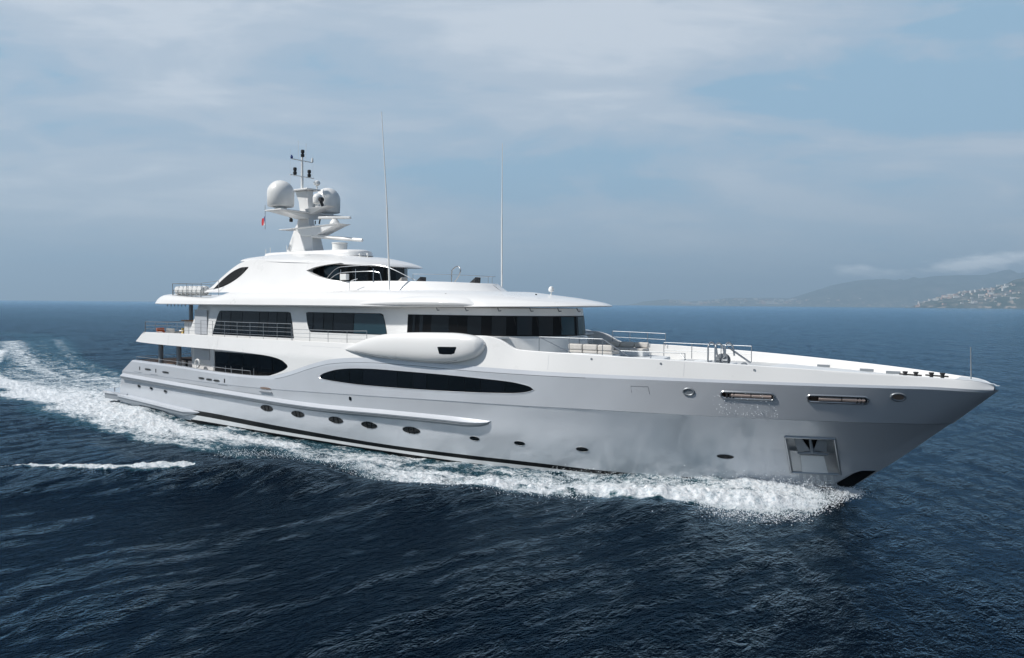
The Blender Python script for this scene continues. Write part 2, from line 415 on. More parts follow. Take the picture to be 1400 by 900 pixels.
def bil(u, t, d):       # point in the pocket: u along, t up, d inward
    a = cor[0] * (1 - u) + cor[1] * u; b = cor[3] * (1 - u) + cor[2] * u; ba = bk[0] * (1 - u) + bk[1] * u; bb = bk[3] * (1 - u) + bk[2] * u
    f = a * (1 - t) + b * t; g = ba * (1 - t) + bb * t; return f * (1 - d) + g * d
an = MB()
def slab(P, th):
    P = [Vector(p) for p in P]; n = (P[1] - P[0]).cross(P[2] - P[0]).normalized() * th; m_ = len(P); o = len(an.v)
    an.v += [tuple(p) for p in P] + [tuple(p + n) for p in P]
    an.f.append(tuple(range(o, o + m_))); an.f.append(tuple(range(o + m_, o + 2 * m_))[::-1]); an.m += [an.mi] * 2
    for i in range(m_): an.f.append((o + i, o + (i + 1) % m_, o + m_ + (i + 1) % m_, o + m_ + i)); an.m.append(an.mi)
an.mi = 1
slab([bil(.03, .02, .12), bil(.97, .02, .12), bil(.97, .60, .55), bil(.03, .60, .55)], .02)
an.mi = 0
slab([bil(.22, .02, .04), bil(.75, .02, .04), bil(.72, .50, .40), bil(.24, .50, .40)], .03)
an.build('chafe_plate', ['soft_white', 'steel'], hull)
an = MB()
slab([bil(.20, .60, .25), bil(.40, .64, .22), bil(.28, .97, .30), bil(.17, .97, .34)], .05)
slab([bil(.80, .60, .25), bil(.60, .64, .22), bil(.72, .97, .30), bil(.84, .97, .34)], .05)
slab([bil(.40, .64, .22), bil(.47, .64, .2), bil(.33, .97, .3), bil(.28, .97, .30)], .05)
slab([bil(.60, .64, .22), bil(.53, .64, .2), bil(.67, .97, .3), bil(.72, .97, .30)], .05)
an.tube([bil(.19, .55, .22), bil(.40, .57, .15), bil(.5, .60, .12), bil(.60, .57, .15), bil(.81, .55, .22)], [.05, .075, .085, .075, .05], 8)
an.tube([bil(.5, .58, .12), bil(.5, 1.0, .3)], [.09, .045], 8)
an.build('anchor', 'rail_grey', hull)
an = MB(); slab([bil(.36, .66, .62), bil(.64, .66, .62), bil(.74, .99, .62), bil(.26, .99, .62)], .02); an.build('pocket_dark_back', 'frame_black', hull)  # black panel darkening the upper back of the pocket
sp_ = MB(); sx = np.linspace(54.35, 55.75, 29)
for i in range(len(sx) - 1):
    sp_.mi = (i * 7 % 5) % 3 and 1 or 0
    g = [[(x, hy(x, z) - .02, z) for z in (.35, .65, z0 - .04)] for x in (sx[i], sx[i + 1] - .008)]; sp_.grid(np.array(g))
sp_.build('chafe_strip', ['soft_white', 'grey_panel'], hull)

# mooring slots with rollers
for q, (x0, x1, z0, z1) in enumerate(SL):
    n = 40; cx, cz = (x0 + x1) / 2, (z0 + z1) / 2; a, b = (x1 - x0) / 2 + .02, (z1 - z0) / 2 + .02
    P = []
    for t in np.linspace(0, 2 * math.pi, n, endpoint=False):
        c, s = math.cos(t), math.sin(t); px = cx + math.copysign(a - b, c) * (1 if abs(c) > .05 else abs(c) / .05) + b * c; P.append((px, cz + b * s))
    pts = [Vector((x, hy(x, z) - .01, z)) for x, z in P]; pts += pts[:2]
    fr = MB(); fr.tube(pts, .045, 6); fl = MB()
    sl = fr.build('fairlead_slot', 'steel', hull)
    rec = MB(); rg = []
    cs = [Vector((x, hy(x, z) + .02, z)) for x, z in ((x0, z0), (x1, z0), (x1, z1), (x0, z1))]
    bk2 = [c + Vector((0, .35, 0)) for c in cs]
    for i in range(4): rec.grid(np.array([[cs[i], cs[(i + 1) % 4]], [bk2[i], bk2[(i + 1) % 4]]]))
    rec.grid(np.array([[bk2[0], bk2[1]], [bk2[3], bk2[2]]])); rec.build('slot_recess', 'bronze', sl)
    ro = MB(); hx0 = Vector((x0 + .1, hy(x0 + .1, cz) + .04, cz)); hx1 = Vector((x1 - .1, hy(x1 - .1, cz) + .04, cz))
    ro.tube([hx0 + (hx1 - hx0) * .14, hx0 + (hx1 - hx0) * .56], .10, 10); ro.tube([hx0 + (hx1 - hx0) * .58, hx1], .10, 10); ro.build('roller', 'roller_metal', sl)
    kn = MB(); e_ = .06 if q == 0 else .86
    for d in (0, .07, .14): kn.tube([hx0 + (hx1 - hx0) * (e_ + d) + Vector((0, -.06, -.12)), hx0 + (hx1 - hx0) * (e_ + d) + Vector((.04, -.06, .12))], .035, 6)
    kn.build('bollard', 'rubber', sl)

def port(cx, cz, a, b, name='porthole', rim='rim_metal', rr_=.013, glass='glass', split=True):
    xs, lo, hi = oval(cx, cz, a, b, 21)
    mb = MB(); mb.tube(ring_on(HB, xs, lo, hi, rr_, .004), rr_, 6, False); o = mb.build(name, rim, hull)
    g, _ = patch(HB, xs, lo, hi, 6, .008, .03); g.build('pane', glass, o)
    if split:
        for d in (-.28, .3):
            m_ = MB(); m_.tube([Vector((cx + a * d, hy(cx + a * d, cz + s * b * .9) - .016, cz + s * b * .9)) for s in (-1, 0, 1)], .016, 5); m_.build('mullion', 'frame_black', o)
    return o
for cx, cz, a, b in ((23.2, 1.60, .62, .20), (26.15, 1.49, .60, .20), (29.5, 1.44, .62, .20), (32.2, 1.41, .62, .20), (35.3, 1.42, .62, .20)): port(cx, cz, a, b)
for cx, cz in ((39.45, 1.39), (42.05, 1.40), (45.3, 1.40)): port(cx, cz, .30, .12, split=False)
port(51.60, 1.56, .34, .10, split=False)
for cx, cz in ((8.0, 1.94), (9.75, 1.90), (11.65, 1.82)): port(cx, cz, .2, .12, rr_=.035, split=False)
port(30.9, 2.80, .11, .13, split=False, rim='dull_steel')
for cx, cz, a in ((50.62, 4.50, .22), (58.35, 4.62, .24)):
    o = port(cx, cz, a, .145, 'fairlead', rr_=.045, split=False, glass='bronze' if cx > 55 else 'dull_steel')
# the scuppers and mooring ports of the quarter
for cx, w_ in ((8.3, .06), (10.55, .06), (19.0, .06)):
    g, _ = patch(HB, np.linspace(cx - w_, cx + w_, 4), [3.28 - .02 * (cx - 8) - .13] * 4, [3.28 - .02 * (cx - 8) + .13] * 4, 3, .01); g.build('scupper', 'rubber', hull)
    g, _ = patch(HB, np.linspace(cx - .75, cx + .25, 4), [2.98 - .022 * (cx - 8)] * 4, [3.0 - .022 * (cx - 8)] * 4, 1, .01); g.build('drip_rail', 'seam', hull)
for cx, w_ in ((9.45, .42), (11.85, .42), (16.35, .34), (17.25, .34), (18.1, .34)):
    z = 3.30 - .03 * (cx - 8); xs, lo, hi = oval(cx, z, w_, .075, 13, .5)
    g, _ = patch(HB, xs, lo, hi, 2, .012); o = g.build('mooring_port', 'rubber', hull)
    m_ = MB(); m_.tube(ring_on(HB, xs, lo, hi, .02, .01), .016, 5, False); m_.build('port_rim', 'dull_steel', o)
xs, lo, hi = oval(23.3, 2.86, .5, .07, 13, .5); g, _ = patch(HB, xs, lo, hi, 2, .02); o = g.build('mooring_port', 'bronze', hull)
m_ = MB(); m_.box(22.75, 23.9, -5.80, -5.6, 2.60, 2.66); m_.build('step', 'dull_steel', hull)
# thin seams: swoosh groove, shell door
mb = MB(); gx_ = np.linspace(24.2, 46, 90); mb.tube([Vector((x, hy(x, float(zG(x)) - .015) - .0, float(zG(x)) - .015)) for x in gx_], .012, 5); mb.build('groove', 'seam', hull)
for P in ([(48.15, 4.32), (48.13, 4.62), (48.9, 4.63), (48.95, 4.30)], [(19.6, 2.75), (19.6, 3.35)], [(13.4, 2.62), (17, 2.53), (21.6, 2.44), (22.8, 2.44)]):
    mb = MB(); mb.tube([Vector((x, hy(x, z) - .001, z)) for x, z in P], .010, 4); mb.build('shell_seam', 'seam', hull)

# rub rail and the ledge running out to the swim platform
zr_ = F([(5.2, 2.80), (12, 2.62), (18.4, 2.47), (27.8, 2.30), (34.3, 2.42), (38, 2.46), (40.6, 2.42)])
mb = MB(); xs = np.concatenate([np.linspace(5.25, 38.5, 70), np.linspace(38.7, 40.6, 12)]); G = []
for x in xs:
    k = 1 if x < 38.6 else math.sqrt(max(0, 1 - ((x - 38.6) / 2.0) ** 2)) * .97 + .03; z = float(zr_(x)); y = -hy(x, z); y2 = -hy(x, z - .5 * k)
    G.append([(x, y - .02, z), (x, y + .20 * k, z - .17 * k), (x, y + .235 * k, z - .2 * k), (x, y + .235 * k, z - .27 * k), (x, y + .19 * k, z - .29 * k), (x, y + .21 * k, z - .32 * k), (x, y + .19 * k, z - .37 * k), (x, y2 - .02, z - .5 * k)])
G = np.array(G).transpose(1, 0, 2)
mb.mi = 0; mb.sides(G[:3]); mb.mi = 1; mb.sides(G[2:]); mb.sides(G[:, :1].repeat(2, 1) * np.array([1, 1, 1.])); 
e = G[:, 0]; mb.v += [tuple(p * (1, -1, 1)) for p in e]; mb.f.append(tuple(range(len(mb.v) - len(e), len(mb.v)))); mb.m.append(1)
mb.build('rub_rail', ['hull_grey', 'rail_grey'], hull, ang=20)
zl_ = F([(1.4, 1.22), (6, 1.06), (9.2, .94), (12, .80), (15.3, .66)])
mb = MB(); xs = np.linspace(4.6, 15.6, 40); G = []
for x in xs:
    k = 1 if x < 14 else max(.02, 1 - (x - 14) / 1.7); z = float(zl_(x)); y = -hy(x, z)
    G.append([(x, y - .05, z + .10), (x, y + .26 * k, z), (x, y + .26 * k, z - .15 * k), (x, y + .18 * k, z - .18 * k), (x, y + .18 * k, z - .40 * k), (x, y - .05, z - .44 * k)])
G = np.array(G).transpose(1, 0, 2); mb.mi = 0; mb.sides(G[:3]); mb.mi = 1; mb.sides(G[2:])
mb.build('spray_ledge', ['hull_grey', 'rail_grey'], hull, ang=20)
pl = MB(); op = [(1.2, 0), (1.25, 3.2), (1.7, 4.7), (2.4, 5.2), (4.8, 5.3), (6.0, 5.25)]
for zz, m0, ins in ((1.06, 0, 0), (1.055, 1, .09)):
    pl.mi = m0
    poly = [(x + ins, y - ins) for x, y in op] + [(x + ins, -(y - ins)) for x, y in op[::-1]]
    pl.prism(poly, zz - (.42 if m0 else .0), zz + (0 if m0 else .17), 'z')
pl.build('swim_platform', ['hull_grey', 'rail_grey'], Y, .02)
pr = MB()
for yy in (-4.6, -4.1):
    pr.tube([(4.4, yy, 1.2), (4.2, yy, 1.75), (4.6, yy, 1.8)], .03, 6)
pr.tube([(4.2, -4.6, 1.6), (4.2, -4.1, 1.6)], .025, 6); pr.build('boarding_rail', 'steel', Y); pr = MB(); pr.tube([(3.4, -4.8, 1.22), (3.4, -4.8, 1.5)], .05, 8); pr.build('mooring_post', 'steel', Y)

# ---- white topsides above the grey hull, with the curved opening beside the saloon
def yside(x, z):
    t = np.clip((z - 5.0) / (zT(x) - 5.0), 0, 1); return (yS(np.minimum(x, 61.55)) - .055) * (1 - t) + (yT(np.minimum(x, 61.45)) - .02) * t
nose_up = [(7.55, 5.23), (8.2, 5.18), (14, 5.08), (18.2, 5.04), (21.4, 4.97), (23.4, 4.88), (24.4, 4.76), (25.0, 4.60), (25.3, 4.42), (25.37, 4.30)]
nose_lo = [(23.6, 3.66), (24.3, 3.84), (24.9, 4.03), (25.2, 4.16), (25.37, 4.30)]
zlo = F(nose_up); zll = FL(nose_lo)
ws = MB()
def side_net(xs, lo, hi, nz=10, end_slope=0):
    G = []
    for x, a, b in zip(xs, lo, hi):
        G.append([(x, float(yside(x, a + (b - a) * k / nz)), a + (b - a) * k / nz) for k in range(nz + 1)])
    return np.array(G)
xa = np.concatenate([[7.55, 7.7, 7.9, 8.1, 8.3], np.linspace(8.8, 24, 40), np.linspace(24.2, 25.37, 14)])
hiA = np.where(xa < 8.4, 5.23 + (xa - 7.55) / (8.4 - 7.55) * .66, zT(xa)); ws.sides(side_net(xa, zlo(xa), hiA))
xb = np.linspace(23.6, 25.37, 14); ws.sides(side_net(xb, zS(xb), zll(xb), 3))
xc = np.concatenate([np.linspace(25.37, 56, 110), np.linspace(56.2, 61.45, 50)]); ws.sides(side_net(xc, zS(xc) - .005, zT(xc), 8))
# rounded cap and inner face of the bulwark
zD = F([(7, 5.28), (30, 5.28), (41, 5.2), (46, 5.15), (50, 5.3), (54, 5.28), (58, 5.18), (61, 4.98)])
xt = np.concatenate([np.linspace(8.4, 56, 170), np.linspace(56.2, 61.45, 50)]); G = []
for x in xt:
    y = float(yside(x, zT(x))); z = float(zT(x)); yi = max(y - .17, .0); G.append([(x, y, z), (x, max(y - .02, 0), z + .025), (x, max(y - .14, 0), z + .03), (x, yi, z), (x, max(yi - .03, 0), float(zD(x)))])
ws.sides(np.array(G))
# underside of the aft overhang, and its aft face
xu = np.linspace(7.55, 25.3, 40); G = [[(x, float(yside(x, zlo(x))), float(zlo(x))), (x, 4.4, float(zlo(x)) + .02), (x, 0, float(zlo(x)) + .02)] for x in xu]; ws.sides(np.array(G))
a0 = [(7.55, 5.25, 5.23), (8.4, 5.28, 5.88)]
ws.grid(np.array([[(x - .25 * (1 - (q / y) ** 2), q, z) for q in np.linspace(-y, y, 13)] for x, y, z in ((7.55, float(yside(7.55, 5.23)), 5.23), (8.4, float(yside(8.4, 5.89)), 5.89), (8.55, float(yside(8.4, 5.89)) - .1, 5.89), (8.6, float(yside(8.4, 5.89)) - .1, 5.28))]))
white = ws.build('bulwark', 'white_paint', Y, ang=28)
WB = bvh(white)

for P in ([(26.5 + .5 * i, 5.62 - .0 * i) for i in range(8)], [(44.0, 5.15), (44.0, 5.85)], [(50.4, 5.15), (50.4, 5.72)], [(36.6, 5.12), (36.6, 5.2)], [(12.0, 5.12), (12.0, 5.85)], [(18.0, 5.12), (18.0, 5.82)]):
    m_ = MB(); m_.tube([Vector((x, (ray_y(WB, x, z) or (Vector((0, -5.5, 0)),))[0].y - .0, z)) for x, z in P], .006, 4); m_.build('panel_seam', 'grey_panel', white)
for x in (46.2, 49.4, 53.2):
    m_ = MB(); h = ray_y(WB, x, float(zT(x)) - .16); m_.lathe([(.0, -.02), (.05, -.02), (.05, .03)], tuple(h[0]), 10, axis='y'); m_.build('fuel_cap', 'dull_steel', white)
# ---- decks
dk = MB(); xd = np.linspace(8.5, 61.3, 110)
dk.grid(np.array([[(x, q, float(zD(x)) + .0) for q in np.linspace(-max(float(yT(x)) - .12, .0), max(float(yT(x)) - .12, .0), 9)] for x in xd])); dk.build('upper_deck', 'deck_pale', Y)
dk = MB(); xd = np.linspace(6.9, 30, 30); dk.grid(np.array([[(x, q, 2.85) for q in np.linspace(-5.3, 5.3, 5)] for x in xd])); dk.build('main_deck', 'teak', Y)
ib = MB(); xd = np.linspace(7.2, 25.5, 40); G = [[(x, float(yS(x)) - .08, float(zS(x))), (x, float(yS(x)) - .24, float(zS(x)) + .01), (x, float(yS(x)) - .26, 2.85)] for x in xd]; ib.sides(np.array(G)); ib.grid(np.array([[(7.2 - .0, q, z) for q in (-5.2, 5.2)] for z in (2.85, 3.8)])); ib.build('aft_bulwark', 'hull_grey', Y)

# ---- main deck saloon
def wall_loft(outline, z0, z1, top_in=0, lean=0, m=None, name='wall', mats='white_paint', parent=None):
    pass
sal = MB(); o_ = [(13.2, 0), (13.2, 4.2), (13.55, 4.6), (26, 4.6)]
G = []
for z in (2.85, 4.2, 5.12): G.append([(x + (-.1 * (z - 4.0) if x < 14 else 0), y, z) for x, y in cols([[(x, y, 0) for x, y in o_]], 30)[0][:, :2]])
sal.sides(np.array(G)); saloon = sal.build('main_deckhouse', 'white_paint', Y); SB = bvh(saloon)
def window(T, xs, lo, hi, splits, parent, name='window', off=.012, mats=('frame_black', 'glass', 'glass_blue', 'glass_grey'), nz=6, mull=.07, pat=(1, 3, 1, 2), rim=.03):
    """dark surround panel with separate panes standing 6 mm proud of it, and mullions left between them"""
    xs = np.asarray(xs); mb, _ = patch(T, xs, lo, hi, nz, off, .06); o = mb.build(name, mats[0], parent)
    lf, hf = FL(list(zip(xs, lo))), FL(list(zip(xs, hi)))
    e = [xs[0]] + list(splits) + [xs[-1]]; pn_ = MB()
    for i in range(len(e) - 1):
        a, b = e[i] + mull / 2, e[i + 1] - mull / 2
        if b - a < .05: continue
        xx = np.linspace(a, b, 10); l2, h2 = lf(xx) + rim, hf(xx) - rim
        ok = h2 > l2 + .01; xx, l2, h2 = xx[ok], l2[ok], h2[ok]
        if len(xx) < 2: continue
        pn_.mi = pat[i % len(pat)] - 1; patch(T, xx, l2, h2, nz, off + .008, .012, pn_)
    pn_.build('pane', list(mats[1:]), o); return o
xs = np.linspace(16.3, 25.95, 40)
window(SB, xs, [3.38] * 40, F([(16.3, 4.82), (26, 4.78)])(xs), (17.9, 19.4, 21.0, 22.5, 24.0, 25.2), saloon, pat=(3, 1, 1, 3, 1, 1, 1))
g, _ = patch(SB, np.linspace(15.85, 16.25, 4), [2.9] * 4, [5.1] * 4, 2, .03); g.build('door_frame', 'white_paint', saloon)
g = MB(); g.box(13.9, 15.7, -4.635, -4.6, 4.18, 5.05); g.build('shade_panel', 'grey_panel', saloon)  # grey panel painting the overhang's shade onto the upper saloon wall
g = MB(); g.tube([(14.9, -4.66, 4.86), (15.5, -4.66, 4.86)], .03, 6); g.build('handrail', 'steel', saloon)

# ---- upper deckhouse and wheelhouse
up_ = MB()
cA = [(12.6, 0), (12.7, 3.9), (13.2, 4.55), (20, 4.6), (30, 4.6), (35, 4.55), (37.5, 4.3), (39.5, 3.6), (41.2, 2.4), (42.0, 1.2), (42.25, 0)]
def ring(z, inset, aftlean):
    return [(x + (aftlean if x < 14 else 0) - (inset * max(0, (x - 36) / 6)), max(0, y - inset * (1 if y > 1 else y)), z) for x, y in cA]
up_.sides(cols([ring(5.2, 0, 0), ring(6.2, .0, .1), ring(7.0, .05, .55), ring(7.97, .12, 1.0)], 110))
uph = up_.build('upper_deckhouse', 'white_paint', Y, ang=50); UB = bvh(uph)
xs = np.linspace(16.05, 24.6, 40)
lo = F([(16.05, 5.97), (24.6, 5.97)])(xs); hi = FL([(16.05, 6.1), (16.62, 7.5), (16.8, 7.59), (24.05, 7.59), (24.25, 7.5), (24.6, 6.0)])(xs)
window(UB, xs, lo, hi, (17.0, 18.05, 19.3, 21.1, 22.0, 22.9, 23.85), uph, pat=(3, 3, 1, 3, 1, 3, 1, 1), nz=8)
xs = np.linspace(25.65, 32.6, 40); lo = FL([(25.65, 7.5), (25.9, 6.6), (26.1, 6.4), (32.4, 6.4), (32.6, 6.45)])(xs); hi = FL([(25.65, 7.56), (25.8, 7.6), (32.1, 7.6), (32.3, 7.5), (32.6, 6.5)])(xs)
window(UB, xs, lo, hi, (26.35, 27.3, 28.15, 29.9), uph, pat=(3, 3, 1, 3, 2), nz=8)
# wheelhouse windows wrap right round the front: built as a band following the same outline
def band(inset_out, z0, z1, xa_, xb_=None):
    A = np.array(cols([ring(z0, .05 * (z0 - 6.2) if z0 > 6.2 else 0, 0), ring(z1, .05 + .07 * (z1 - 7.0), 0)], 200)); keep = A[0, :, 0] > xa_; A = A[:, keep]
    t = np.gradient(A[0, :, :2], axis=0); t /= np.linalg.norm(t, axis=1)[:, None]; nrm = np.stack([-t[:, 1], t[:, 0]], 1)
    if nrm[0, 1] < 0: nrm = -nrm
    A[:, :, :2] += nrm[None] * inset_out; return A
B = band(.015, 6.52, 7.58, 34.1)
wb = MB(); wb.sides(B); wh = wb.build('wheelhouse_window', 'frame_black', uph)
n = B.shape[1]; B2 = band(.024, 6.58, 7.53, 34.3); n = B2.shape[1]; wp = MB(); sp2 = [0, .06, .145, .30, .37, .49, .62, .74, .86, 1.0]; pt = (0, 2, 0, 2, 0, 0, 2, 0, 1)
for i in range(9):
    a, b = int(sp2[i] * n) + 1, max(int(sp2[i] * n) + 3, int(sp2[i + 1] * n) - 1); b = min(b, n); seg = B2[:, a:b]
    if seg.shape[1] < 2: continue
    for sg in (-1, 1): wp = MB(); wp.grid(seg * (1, sg, 1)); wp.build('pane', ('glass', 'glass_blue', 'glass_grey')[pt[i]], wh)
for q in (.62, .74, .86):
    p = B2[0, int(q * n)]; g = MB(); g.tube([(p[0] + .04, -p[1] - .04, 7.5), (p[0] + .06, -p[1] + .25, 6.75)], .012, 5); g.build('wiper', 'rubber', wh)
g = MB(); g.box(13.95, 15.4, -4.625, -4.585, 5.95, 7.62); g.build('grey_block', 'grey_panel', uph)  # plain grey panel on the side of the deckhouse
# sloping white console under the wheelhouse windows
cn = MB(); A = band(.0, 6.5, 6.45, 33.5)
cA0 = A.copy()
G = np.array([A[0], A[0] + [0, 0, 0], A[0]]); t = np.gradient(A[0, :, :2], axis=0); t /= np.linalg.norm(t, axis=1)[:, None]; nr = np.stack([-t[:, 1], t[:, 0]], 1); nr = -nr if nr[0, 1] < 0 else nr
G = G.copy(); G[0, :, 2] = 6.47; G[1, :, :2] += nr * .16; G[1, :, 2] = 6.42; G[2, :, :2] += nr * .22; G[2, :, 2] = 5.2; cn.sides(G); cn.build('window_apron', 'white_paint', uph)
brd = MB()      # forward wing of the high bulwark reaching the wheelhouse
brd.hexa([(33.5, -5.4, 6.2), (40.2, -5.4, 6.4), (40.2, -3.4, 6.4), (33.5, -4.3, 6.2), (33.5, -5.4, 6.26), (40.2, -5.4, 6.50), (40.2, -3.4, 6.50), (33.5, -4.3, 6.40)])
brd.build('bridge_wing', 'white_paint', Y); brd = MB()
brd.hexa([(33.5, 5.4, 6.2), (40.2, 5.4, 6.4), (40.2, 3.4, 6.4), (33.5, 4.3, 6.2), (33.5, 5.4, 6.26), (40.2, 5.4, 6.50), (40.2, 3.4, 6.50), (33.5, 4.3, 6.40)])
brd.build('bridge_wing', 'white_paint', Y)

# ---- side pods (faired wing stations)
def pod(sg):
    xs = [30.35, 30.9, 32.0, 33.5, 35.2, 37.0, 38.4, 39.35, 40.0, 40.25, 40.34]
    cz = [5.56, 5.62, 5.76, 5.86, 5.90, 5.92, 5.97, 6.02, 6.08, 6.12, 6.14]
    hh = [.02, .16, .39, .63, .74, .78, .75, .64, .45, .22, .02]
    yy = [5.62, 5.66, 5.74, 5.80, 5.82, 5.82, 5.80, 5.76, 5.70, 5.64, 5.6]
    wy = [.02, .11, .25, .38, .45, .47, .45, .40, .29, .15, .02]
    A = cols([[(a, b, c) for a, b, c in zip(xs, cz, hh)], [(a, b, c) for a, b, c in zip(xs, yy, wy)]], 70)
    G = []
    for i in range(A.shape[1]):
        x, cz_, h_ = A[0, i]; _, y_, w_ = A[1, i]
        rg = []
        for k in range(33):
            an_ = 2 * math.pi * k / 32; ca, sa = math.cos(an_), math.sin(an_)
            ex = .82
            zz = cz_ + h_ * math.copysign(abs(sa) ** ex, sa); q = math.copysign(abs(ca) ** ex, ca)
            rg.append((x, sg * (y_ + w_ * q * (1 if q > 0 else 2.2)), zz))
        G.append(rg)
    mb = MB(); mb.grid(np.array(G)); return mb.build('side_pod', 'white_paint', Y, ang=60)
podS = pod(-1); pod(1); PB = bvh(podS)
xs = np.array([37.85, 37.95, 38.2, 38.7, 38.9, 39.02]); mb, _ = patch(PB, xs, [5.96, 5.66, 5.64, 5.66, 5.72, 5.98], [6.0, 6.01, 6.02, 6.03, 6.04, 6.04], 4, .008, .05); mb.build('pod_window', 'glass', podS)
mb = MB(); pp = [h[0] + h[1] * .002 for h in (ray_y(PB, x, z) for x, z in zip(np.linspace(31.4, 38.9, 30), F([(31.4, 5.50), (33.5, 5.33), (36, 5.22), (38, 5.24), (38.9, 5.36)])(np.linspace(31.4, 38.9, 30)))) if h]; mb.tube(pp, .010, 5); mb.build('seam', 'seam', podS)

# ---- long lens window in the hull
xs = np.concatenate([28.35 + (1 - np.cos(np.linspace(0, math.pi / 2, 12))) * 1.2, np.linspace(29.9, 41.2, 40), 41.3 + np.sin(np.linspace(0, math.pi / 2, 16)) * 1.98])
hi = F([(28.35, 3.88), (28.5, 4.02), (29.0, 4.2), (30.0, 4.42), (31.4, 4.55), (33.2, 4.60), (37.3, 4.585), (40.5, 4.52), (41.9, 4.47), (42.7, 4.38), (43.1, 4.29), (43.28, 4.17)])(xs)
lo = F([(28.35, 3.86), (28.5, 3.79), (28.9, 3.74), (30.0, 3.68), (32.0, 3.63), (35, 3.66), (39.2, 3.76), (41.5, 3.86), (42.4, 3.93), (43.0, 4.04), (43.28, 4.15)])(xs)
lens = window(HB, xs, lo, hi, (29.7, 30.9, 32.0, 34.6, 35.7, 36.7, 38.2, 39.2, 40.2, 41.6), hull, 'hull_window', pat=(1, 1, 1, 3, 1, 3, 1, 1, 1, 3, 1), mull=.035, rim=.035)
mb = MB(); mb.tube(ring_on(HB, xs, lo, hi, .012, .012), .014, 5, False); mb.build('window_rim', 'hull_grey', lens)

# ---- sundeck roof slab over the upper deck
Rw = [
 [(9.05, 3.2, 8.02), (10.9, 3.6, 8.0), (16, 3.8, 7.985), (20, 3.8, 7.985), (26, 3.8, 7.985), (32, 3.8, 7.985), (36, 3.5, 7.99), (39, 2.8, 8.0), (41, 1.8, 8.02), (41.8, .9, 8.03), (42, 0, 8.03)],
 [(9.1, 4.7, 8.0), (10.6, 5.12, 7.98), (16, 5.22, 7.97), (20, 5.24, 7.965), (26, 5.26, 7.965), (32, 5.24, 7.97), (36.2, 5.0, 7.99), (39.4, 4.3, 8.02), (42.0, 3.0, 8.06), (43.5, 1.5, 8.1), (43.95, 0, 8.11)],
 [(9.07, 4.72, 8.03), (10.57, 5.16, 8.02), (16, 5.26, 8.02), (20, 5.29, 8.02), (26, 5.32, 8.03), (32, 5.30, 8.03), (36.2, 5.05, 8.04), (39.4, 4.36, 8.06), (42.05, 3.03, 8.09), (43.55, 1.52, 8.13), (44.0, 0, 8.14)],
 [(9.3, 4.62, 8.36), (10.7, 5.02, 8.34), (16, 5.12, 8.32), (20, 5.14, 8.42), (26, 5.16, 8.46), (32, 5.12, 8.46), (36.0, 4.86, 8.42), (39.2, 4.16, 8.36), (41.8, 2.88, 8.30), (43.2, 1.44, 8.26), (43.65, 0, 8.25)],
 [(9.8, 4.4, 8.64), (10.9, 4.78, 8.60), (16, 4.86, 8.44), (18.5, 4.85, 8.72), (26, 4.82, 8.80), (32, 4.75, 8.80), (35.6, 4.45, 8.72), (38.6, 3.75, 8.62), (40.9, 2.6, 8.52), (42.1, 1.35, 8.45), (42.5, 0, 8.44)],
 [(10.3, 4.1, 8.72), (11.1, 4.5, 8.64), (16, 4.55, 8.47), (18.3, 4.5, 8.86), (26, 4.44, 8.92), (31, 4.36, 8.93), (34.4, 4.0, 8.92), (36.6, 3.2, 8.90), (37.9, 2.1, 8.88), (38.6, 1.05, 8.87), (38.8, 0, 8.87)],
]
rf = MB(); RG = cols(Rw, 120); rf.sides(RG[:3]); rf.sides(rows_up(RG[2:], 5))
top = RG[-1]; rf.grid(np.array([top * (1, -1, 1), top]))          # deck surface across
rf.grid(np.array([[(x - .2 * (1 - (q / y) ** 2), q, z) for q in np.linspace(-y, y, 13)] for x, y, z in [tuple(RG[k, 0]) for k in range(6)]]))
roof = rf.build('sundeck_roof', 'white_paint', Y, ang=32); RB = bvh(roof)
# brow swelling along the roof edge
br = MB(); xs_ = [31.2, 32.5, 34.2, 36.0, 37.4, 38.3, 38.75]; G = []
for x, hgt in zip(xs_, (.01, .10, .17, .2, .19, .12, .01)):
    h1 = ray_y(RB, x, 8.12); h2 = ray_y(RB, x, 8.22 + hgt * 1.1); y1 = -h1[0].y; y2 = -h2[0].y
    G.append([(x, y1 - .02, 8.06), (x, y1 + hgt * .55, 8.10), (x, y1 + hgt * .75, 8.10 + hgt * .8), (x, y2 + hgt * .35, 8.2 + hgt * 1.5), (x, y2 - .12, 8.24 + hgt * 1.7)])
GB = rows_up(cols(np.array(G).transpose(1, 0, 2).tolist(), 40), 4)
for sg in (-1, 1): br = MB(); br.grid(GB * (1, sg, 1)); br.build('roof_brow', 'white_paint', Y, ang=60)
# coaming round the sundeck
CoB = [(24.0, 3.86, 8.9), (28, 3.8, 8.92), (31, 3.72, 8.92), (33.6, 3.35, 8.9), (35.4, 2.6, 8.88), (36.6, 1.5, 8.87), (37.1, .7, 8.86), (37.25, 0, 8.86)]
CoT = [(24.0, 3.62, 9.42), (28, 3.55, 9.47), (31, 3.42, 9.47), (33.2, 3.0, 9.45), (34.8, 2.3, 9.42), (35.9, 1.35, 9.38), (36.3, .65, 9.36), (36.45, 0, 9.36)]
CoI = [(x - (.14 if k > 3 else 0), max(0, y - .15), z - .0) for k, (x, y, z) in enumerate(CoT)]
CoD = [(x, y, 8.95) for x, y, z in CoI]
CoM = [((a[0] * .45 + b[0] * .55), (a[1] * .45 + b[1] * .55) + .03, a[2] * .5 + b[2] * .5) for a, b in zip(CoB, CoT)]
cm = MB(); A = cols([CoB, CoM, CoT, CoI, CoD], 70); cm.sides(rows_up(A[:3], 3)); cm.sides(A[2:]); cm.build('sundeck_coaming', 'white_paint', Y, ang=40)

